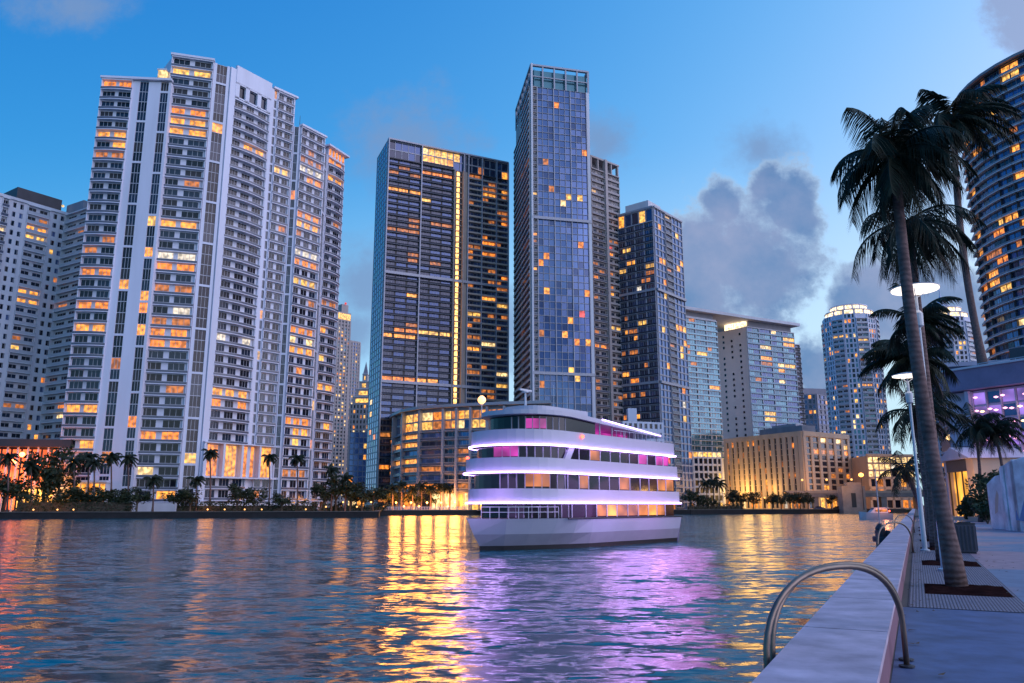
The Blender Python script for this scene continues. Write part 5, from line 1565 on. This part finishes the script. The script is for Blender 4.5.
# ---------------------------------------------------------------- far bank planting, lamps and small buildings
FAR_W = (.35, .05)
M['fardark'] = M['leaf2']
lamp_cache = {}
def far_pos(px, back):
    x, y = shore_y(px); k = (y + back) / y
    return x * k, y + back
palm_protos = {}
def far_palm(px, crown_y, back, label, group, seed, length=3.4):
    x, y = far_pos(px, back)
    z = at_y(px, crown_y, y).z
    d = ray(px, crown_y); xt = d.x * y / d.y
    return palm('far_palm', label, (x, y, LAND), (xt, y, z), .26, .17, 18, length, 1.0, FAR_W, seed, group, nl=12, lw=.14, bend=.3, droop=1.25, up=(-.8, 1.2))
row = [(8, 458, 7), (31, 466, 9), (74, 462, 8), (88, 458, 10), (94, 463, 6), (111, 457, 9), (128, 459, 8)]
words = ['first', 'second', 'third', 'fourth', 'fifth', 'sixth', 'seventh', 'eighth', 'ninth', 'tenth', 'eleventh', 'twelfth', 'thirteenth', 'fourteenth', 'fifteenth', 'sixteenth']
for i, (px, cy, bk) in enumerate(row):
    far_palm(px, cy, bk, f'{words[i]} palm from the left in the dark garden by the orange lit pavilion', 'palms in the garden by the lit pavilion', 100 + i)
row = [(153, 480, 6), (196, 480, 6), (210, 453, 8), (269, 457, 8), (297, 458, 9)]
for i, (px, cy, bk) in enumerate(row):
    far_palm(px, cy, bk, ['short thin palm before the lower flats of the white curved tower', 'short palm next to the golden lit hedge', 'tall bent palm before the orange lit hall of the curved tower', 'tall palm at the right edge of the orange lit hall', 'tall palm a few steps right of the orange lit hall'][i], 'palms before the white curved tower', 120 + i, 3.0)
row = [(331, 470, 9), (345, 478, 8), (392, 488, 7), (401, 485, 9), (412, 489, 7), (421, 486, 10), (430, 488, 8), (440, 486, 9), (449, 488, 7), (458, 486, 9), (470, 489, 8)]
for i, (px, cy, bk) in enumerate(row):
    far_palm(px, cy, bk, f'{words[i]} palm from the left in the golden lit row before the low curved block', 'golden lit palms before the low curved block', 140 + i, 3.0)
row = [(706, 483, 8), (713, 481, 7), (719, 484, 9)]
for i, (px, cy, bk) in enumerate(row):
    far_palm(px, cy, bk, ['left', 'middle', 'right'][i] + ' palm of three before the white parking building', 'palms before the parking building', 160 + i, 4.2)

tree_protos = []
def tree_proto(seed, h, r):
    rg = random.Random(seed)
    t = thing('broadleaf_tree', 'tree', 'tree', (0, 0, 0))
    mb = MB(); mb.tube([(0, 0, -.2), (.1, 0, h * .3), (0, .1, h * .6)], [.28, .2, .1], M['bark'], 7)
    for k in range(4):
        a = k * 1.6; mb.tube([(.08, 0, h * .3), (math.cos(a) * r * .5, math.sin(a) * r * .5, h * .68)], [.13, .05], M['bark'], 5)
    mb.build('trunk', t)
    mb = MB(); foliage(mb, (0, 0, h * .66), r, h * .36, rg, 900, .34, M['leaf2'], 13); mb.build('crown', t)
    return t
protos = [tree_proto(200 + i, 8.0, 3.4) for i in range(4)]
first = [True] * 4
def far_tree(px, top_y, back, label, group, k, wide=1.0):
    x, y = far_pos(px, back)
    h = at_y(px, top_y, y).z - LAND
    if first[k]: t = protos[k]; first[k] = False
    else: t = copy_tree(protos[k])
    s = h / 8.0
    t.location = (x, y, LAND); t.scale = (s * wide, s * wide, s); t.rotation_euler = (0, 0, px * .7)
    t['label'] = label; t['group'] = group
LEFT_G = 'dark trees in the garden by the lit pavilion'
for i, (px, ty, bk, w) in enumerate(((3, 470, 12, 1), (18, 478, 9, 1.2), (43, 447, 14, .9), (57, 462, 12, .9), (70, 488, 6, 1.5), (82, 486, 7, 1.4), (100, 487, 7, 1.5), (118, 488, 7, 1.4), (137, 486, 5, 1.2))):
    far_tree(px, ty, bk, f'{words[i]} dark leafy tree from the left by the orange lit pavilion', LEFT_G, i % 4, w)
for i, (px, ty, bk, w) in enumerate(((178, 487, 6, 1.3), (190, 489, 5, 1.4), (237, 484, 6, 1.1), (254, 486, 6, 1.2), (282, 492, 4, 1.3))):
    far_tree(px, ty, bk, f'{words[i]} leafy bush tree from the left along the foot of the white curved tower', 'bush trees at the foot of the curved tower', i % 4, w)
for i, (px, ty, bk, w) in enumerate(((324, 482, 9, 1.1), (336, 476, 10, 1.0), (350, 480, 9, 1.2), (362, 484, 8, 1.2), (373, 486, 8, 1.2), (384, 488, 8, 1.2), (397, 490, 12, 1.2), (416, 490, 12, 1.2), (436, 490, 13, 1.2), (453, 490, 13, 1.2))):
    far_tree(px, ty, bk, f'{words[i]} leafy tree from the left in the golden lit promenade garden', 'trees in the golden lit garden', (i + 1) % 4, w)
for i, (px, ty, bk, w) in enumerate(((691, 490, 10, 1.2), (700, 494, 8, 1.2), (711, 496, 6, 1.3), (733, 489, 10, 1.1), (742, 493, 8, 1.2), (753, 491, 9, 1.1), (772, 493, 9, 1.2), (781, 494, 8, 1.2), (790, 492, 9, 1.2), (800, 491, 8, 1.2), (808, 493, 9, 1.1), (831, 494, 7, 1.1))):
    far_tree(px, ty, bk, f'{words[i]} dark tree from the left on the bank before the tan hotel', 'trees on the bank before the tan hotel', (i + 2) % 4, w)

# clipped hedges
def hedge(label, px0, px1, h, back, depth, seed, n):
    x0, y0 = far_pos(px0, back); x1, y1 = far_pos(px1, back)
    rg = random.Random(seed)
    t = thing('hedge', label, 'hedge', ((x0 + x1) / 2, (y0 + y1) / 2, LAND))
    mb = MB()
    mb.obox((x0, y0), math.atan2(y1 - y0, x1 - x0), .4, math.hypot(x1 - x0, y1 - y0) - .4, -depth + .9, -.9, LAND, LAND + h * .6, M['bark'])
    mb.build('branches', t)
    mb = MB()
    for k in range(n):
        s = rg.random(); d = rg.uniform(0, depth)
        p = Vector((x0 + (x1 - x0) * s, y0 + (y1 - y0) * s + d, LAND + h * (rg.random() ** .8) * (1 + .14 * math.sin(s * 37) + .1 * math.sin(s * 91))))
        u = Vector((rg.gauss(0, 1), rg.gauss(0, 1), rg.gauss(0, 1))).normalized(); w = u.cross(Vector((rg.gauss(0, 1), rg.gauss(0, 1), rg.gauss(0, 1)))).normalized(); sz = rg.uniform(.15, .35)
        mb.face([p - u * sz, p - w * sz * .6, p + u * sz, p + w * sz * .6], M['hleaf'])
    mb.build('foliage', t)
M['hleaf'] = mat('hedge_leaf', (0.022, 0.038, 0.014), 0.6, var=0.5, scale=0.6)
hedge('tall dark hedge before the orange lit pavilion', 14, 132, 4.6, 4, 3, 1, 4500)
hedge('clipped hedge before the lower flats of the white curved tower', 176, 318, 3.0, 5, 2, 2, 3000)
hedge('low garden hedge under the golden lit palms', 322, 392, 2.2, 4, 2, 3, 1800)
hedge('low hedge on the bank before the white parking building', 690, 745, 2.6, 5, 3, 4, 1500)

# red and orange lit pavilion at the far left
def pavilion():
    x0, y0 = far_pos(-60, 26); x1, y1 = far_pos(64, 26)
    p, q = (x0, y0), (x1, y1); an = math.atan2(y1 - y0, x1 - x0); L = math.hypot(x1 - x0, y1 - y0)
    z1 = at_y(30, 443, y0).z
    t = thing('lit_pavilion', 'low pavilion glowing red and orange under a dark flat roof', 'pavilion', ((x0 + x1) / 2, y0, LAND))
    M['redglow'] = lit('red_orange_interior', (1.0, .14, .03), 2.4, .35); M['goldglow'] = lit('golden_interior', (1.0, .42, .07), 3.4, .3)
    part(t, 'wall', lambda mb: mb.obox(p, an, 0, L, -10, -1.5, LAND, z1 - 1, M['darkwall']))
    part(t, 'roof', lambda mb: mb.obox(p, an, -1, L + 1, -10.5, 2.5, z1 - 1, z1 + 1.2, M['dark']))
    part(t, 'upper_floor', lambda mb: mb.obox(p, an, -.5, L + .5, -1.5, 1.6, LAND + 7.2, LAND + 7.8, M['tan']))
    n = 12
    for k in range(n):
        u0, u1 = L * k / n + .3, L * (k + 1) / n - .3
        part(t, 'window', lambda mb: mb.obox(p, an, u0, u1, -1.5, -1.42, LAND + 7.9, z1 - 1.6, M['redglow']))
        part(t, 'window', lambda mb: mb.obox(p, an, u0, u1, -1.5, -1.42, LAND + .6, LAND + 6.6, M['goldglow'] if k > 6 else M['redglow']))
        part(t, 'column', lambda mb: mb.obox(p, an, u1 + .1, u1 + .5, .8, 1.3, LAND, z1 - 1, M['white_b']))
    x, y = far_pos(24, 20); lamp_light('pavilion_glow', (x, y, LAND + 11), 5000, (1, .22, .07), 3)
    x, y = far_pos(50, 20); lamp_light('pavilion_glow', (x, y, LAND + 4), 4000, (1, .45, .12), 3)
pavilion()
def annex():
    x0, y0 = far_pos(66, 22); x1, y1 = far_pos(104, 21)
    p = (x0, y0); an = math.atan2(y1 - y0, x1 - x0); L = math.hypot(x1 - x0, y1 - y0)
    t = thing('lobby_building', 'orange lit glass lobby at the foot of the white curved tower, behind the palms', 'lobby', ((x0 + x1) / 2, y0, LAND))
    part(t, 'wall', lambda mb: mb.obox(p, an, 0, L, -6, 0, LAND, LAND + 8.4, M['white_b']))
    part(t, 'canopy', lambda mb: mb.obox(p, an, -.5, L + .5, -6.2, 1.2, LAND + 8.42, LAND + 9.0, M['white']))
    for k in range(6): part(t, 'window', lambda mb: mb.obox(p, an, L * k / 6 + .25, L * (k + 1) / 6 - .25, 0, .06, LAND + 3.0, LAND + 8.0, LIT[1] if k % 3 else LIT[0]))
annex()

# lamps along the far bank
M['fixture'] = mat('lamp_globe', (1, .8, .5), .4, emit=(1.0, 0.34, 0.045), strength=6.0)
M['fixture_r'] = mat('red_lamp_globe', (1, .4, .2), .4, emit=(1.0, 0.16, 0.04), strength=16.0)
M['fixture_dim'] = mat('dim_lamp_globe', (1, .7, .4), .4, emit=(1.0, 0.42, 0.08), strength=2.2)
M['fixture_w'] = mat('white_lamp_globe', (1, .9, .8), .4, emit=(1.0, 0.40, 0.07), strength=6.0)
def globe_lamp(px, back, h, label, group, m, r=.3, energy=0, color=(1, .36, .06)):
    x, y = far_pos(px, back)
    t = thing('globe_lamp', label, 'lamp', (x, y, LAND), group)
    part(t, 'pole', lambda mb: mb.lathe((x, y, LAND), [(.10, 0), (.06, .3), (.05, h - r * .9)], M['dark'], 6))
    part(t, 'globe', lambda mb: mb.lathe((x, y, LAND + h), [(r * .35, -r * .92), (r * .85, -r * .5), (r, 0), (r * .85, r * .5), (r * .35, r * .92)], m, 8), True)
    if energy: lamp_light('globe_light', (x, y - .8, LAND + h + .3), energy, color, 2.0)
G = 'globe lamps in the golden lit garden'
k = 0
for px in (326, 343, 357, 371, 384, 396, 404, 411, 419, 427, 434, 441, 448, 455, 462, 469):
    globe_lamp(px, 3.2 + (k % 3), 1.5 + (k % 2) * 1.3, f'{words[k]} glowing globe lamp from the left along the golden lit waterfront', G, (M['fixture_dim'] if px < 380 else M['fixture'] if k % 3 else M['fixture_w']), .34 if px > 390 else .26, (4200 if px > 390 else 500) if k % 2 else 0)
    k += 1
G2 = 'garden lamps before the curved tower'
for i, (px, e) in enumerate(((34, 250), (58, 250), (74, 0), (208, 450), (225, 0), (245, 120), (262, 0), (306, 120))):
    globe_lamp(px, 3.0, .8, f'{words[i]} low golden garden lamp from the left on the bank before the white towers', G2, M['fixture_dim'], .22, e)
for i, (px, h, m) in enumerate(((8, 14, M['fixture_r']), (16, 16, M['fixture_r']), (34, 13, M['fixture_r']), (69, 14.5, M['fixture']))):
    globe_lamp(px, 18, h, ['tall red lamp at the left end of the lit pavilion', 'second tall red lamp before the lit pavilion', 'third tall red lamp before the lit pavilion', 'tall orange lamp between the pavilion and the curved tower'][i], 'tall lamps at the lit pavilion', m, .75, 0)
for i, (px, h) in enumerate(((742, 6), (765, 5), (786, 7), (797, 6))):
    globe_lamp(px, 14, h, f'{words[i]} warm lamp from the left among the trees before the tan hotel', 'warm lamps before the tan hotel', M['fixture_dim'], .3, 900)
lamp_light('hotel_glow', (118, 412, 11), 15000, (1, .58, .16), 9)
lamp_light('hotel_glow', (128, 396, 11), 9000, (1, .58, .16), 9)
x, y = far_pos(820, 24); lamp_light('hotel_glow', (x, y, 10), 8000, (1, .48, .14), 9)

# balustrade with white lit posts on the golden waterfront
def balustrade():
    x0, y0 = far_pos(380, 1.2); x1, y1 = far_pos(476, 1.2)
    t = thing('waterfront_balustrade', 'pale balustrade on the seawall of the golden lit waterfront', 'railing', ((x0 + x1) / 2, (y0 + y1) / 2, LAND))
    n = 60
    for k in range(n + 1):
        s = k / n; x, y = x0 + (x1 - x0) * s, y0 + (y1 - y0) * s
        part(t, 'post', lambda mb: mb.box(x - .09, x + .09, y - .09, y + .09, LAND + .32, LAND + 1.3, M['white']))
    part(t, 'rail', lambda mb: mb.tube([(x0, y0, LAND + 1.35), (x1, y1, LAND + 1.35)], .06, M['white'], 6))
balustrade()

# ---------------------------------------------------------------- bridge, parked cars and motor boat at the bend
def bridge():
    M['stone'] = mat('bridge_stone', (0.36, 0.30, 0.28), 0.8, var=0.2, scale=0.4)
    Y = 352
    a, b = at_y(798, 490, Y + 10), at_y(925, 488, Y - 6)
    p = (a.x, a.y); an = math.atan2(b.y - a.y, b.x - a.x); L = math.hypot(b.x - a.x, b.y - a.y)
    zd = at_y(850, 493, Y).z
    t = thing('road_bridge', 'low concrete road bridge glowing orange, with a square stone gatehouse', 'bridge', ((a.x + b.x) / 2, Y, 0))
    part(t, 'deck', lambda mb: mb.obox(p, an, -6, L + 20, -12, 0, zd - 1.6, zd, M['stone']))
    part(t, 'parapet', lambda mb: mb.obox(p, an, -6, L + 20, -.4, .25, zd + .004, zd + 1.1, M['tan']))
    for k in range(4):
        u = L * (.12 + .27 * k)
        part(t, 'pier', lambda mb: mb.obox(p, an, u, u + 2.2, -11, -.6, -1, zd - 1.61, M['stone']))
    g0, g1 = at_y(842, 490, Y - 6), at_y(866, 490, Y - 7)
    q = (g0.x, g0.y); w = g1.x - g0.x; zt = at_y(855, 486, Y - 6).z
    gh = part(t, 'gatehouse', lambda mb: (mb.obox(q, 0, 0, w, -5, 0, -1, zt, M['stone']),))
    part(gh, 'roof', lambda mb: mb.obox(q, 0, w * .3, w * .9, -4, -1, zt + .01, zt + 1.6, M['stone']))
    part(gh, 'door', lambda mb: mb.obox(q, 0, w * .38, w * .58, 0, .05, LAND + 1, zt - 3, M['dark']))
    for k in range(5):
        u = L * (.05 + .2 * k); c = (p[0] + math.cos(an) * u, p[1] + math.sin(an) * u)
        def post(mb): mb.lathe((c[0], c[1] + 1.5, zd), [(.12, 0), (.07, 5.5)], M['dark'], 6)
        def hd(mb): mb.lathe((c[0], c[1] + 1.5, zd + 5.5), [(.2, 0), (.5, .3), (.5, .6), (.2, .9)], M['fixture_dim'], 8)
        part(part(t, 'lamp_post', post), 'lamp_head', hd)
    c = at_y(846, 487, Y - 12); lamp_light('bridge_glow', (c.x, c.y, zd + 5), 4000, (1, .45, .12), 8)
    c = at_y(885, 487, Y + 20); lamp_light('bridge_glow', (c.x, c.y, zd + 4), 4500, (1, .42, .1), 8)
bridge()
c = at_y(861, 475, 345)
t = thing('flood_lamp', 'bright yellow flood lamp on a pole above the bridge gatehouse', 'flood lamp', (c.x, c.y, LAND))
part(t, 'pole', lambda mb: mb.lathe((c.x, c.y, LAND), [(.2, 0), (.1, c.z - LAND - .8)], M['dark'], 8))
part(t, 'lamp_head', lambda mb: mb.lathe((c.x, c.y, c.z), [(.3, -.8), (1.0, -.3), (1.0, .4), (.3, .9)], M['fixture'], 10))

def parked_car(px, back, label, paint, tail):
    x, y = far_pos(px, back)
    t = thing('parked_car', label, 'car', (x, y, LAND), None)
    def prof(mb, pts, w, m):
        n = len(pts); f = [(x + u, y - w, LAND + z) for u, z in pts]; k = [(x + u, y + w, LAND + z) for u, z in pts]
        mb.face(f, m); mb.face(k[::-1], m)
        for i in range(n): mb.face([f[(i + 1) % n], f[i], k[i], k[(i + 1) % n]], m)
    part(t, 'body', lambda mb: prof(mb, [(-2.2, .35), (2.2, .35), (2.25, .8), (1.4, .95), (-1.7, .98), (-2.25, .85)], .85, paint))
    part(t, 'cabin', lambda mb: prof(mb, [(-1.6, .99), (1.2, .96), (.5, 1.45), (-1.0, 1.48)], .74, M['bglass']))
    for u in (-1.4, 1.35):
        for w in (-.8, .8):
            wh = part(t, 'wheel', lambda mb: mb.tube([(x + u, y + w - .1, LAND + .33), (x + u, y + w + .1, LAND + .33)], .33, M['boot'], 12))
            part(wh, 'rim', lambda mb: mb.tube([(x + u, y + w - .115, LAND + .33), (x + u, y + w + .115, LAND + .33)], .2, M['mullion'], 10))
    if tail: part(t, 'tail_light', lambda mb: mb.box(x + 2.15, x + 2.3, y - .88, y - .5, LAND + .6, LAND + .85, M['redlamp']))
parked_car(819, 3.0, 'dark parked car on the bank left of the bridge gatehouse', M['navywall'], False)
parked_car(838, 3.4, 'dark parked car with a red tail light, in front of the bridge gatehouse', M['dark'], True)

def motor_boat():
    Y = 205; c = at_y(876, 506, Y); x, y = c.x, Y
    t = thing('motor_boat', 'small white motor boat lit red and orange, beyond the mooring piles', 'motor boat', (x, y, 0))
    def hull(mb):
        secs = [(-4.5, .15, 1.9), (-3.0, 1.0, 1.7), (0, 1.4, 1.5), (3.6, 1.35, 1.4)]
        for (a, w, z), (b, v, q) in zip(secs, secs[1:]):
            for s in (-1, 1):
                f = [(x + a, y + s * w * .6, -.2), (x + b, y + s * v * .6, -.2), (x + b, y + s * v, q), (x + a, y + s * w, z)]
                mb.face(f if s < 0 else f[::-1], M['hull'])
            mb.face([(x + a, y - w, z), (x + b, y - v, q), (x + b, y + v, q), (x + a, y + w, z)], M['hull'])
        mb.face([(x + 3.6, y - .8, -.2), (x + 3.6, y + .8, -.2), (x + 3.6, y + 1.35, 1.4), (x + 3.6, y - 1.35, 1.4)], M['hull'])
    part(t, 'hull', hull)
    part(t, 'cabin', lambda mb: mb.hexa([(x - 2, y - .9, 1.6), (x + 2.6, y - .9, 1.5), (x + 2.6, y + .9, 1.5), (x - 2, y + .9, 1.6)], [(x - .8, y - .75, 2.7), (x + 2.4, y - .75, 2.7), (x + 2.4, y + .75, 2.7), (x - .8, y + .75, 2.7)], M['hull']))
    part(t, 'window', lambda mb: mb.box(x - .6, x + 2.2, y - 1.0, y - .91, 1.85, 2.4, M['saloon']))
    part(t, 'roof', lambda mb: mb.box(x - 1.2, x + 2.8, y - 1, y + 1, 2.72, 2.85, M['hull']))
    part(t, 'lamp', lambda mb: mb.lathe((x + 2.9, y - .8, 2.0), [(.1, -.2), (.25, 0), (.1, .2)], M['redlamp'], 8))
    lamp_light('boat_light', (x + 1, y - 3, 3), 300, (1, .3, .12), .5)
motor_boat()
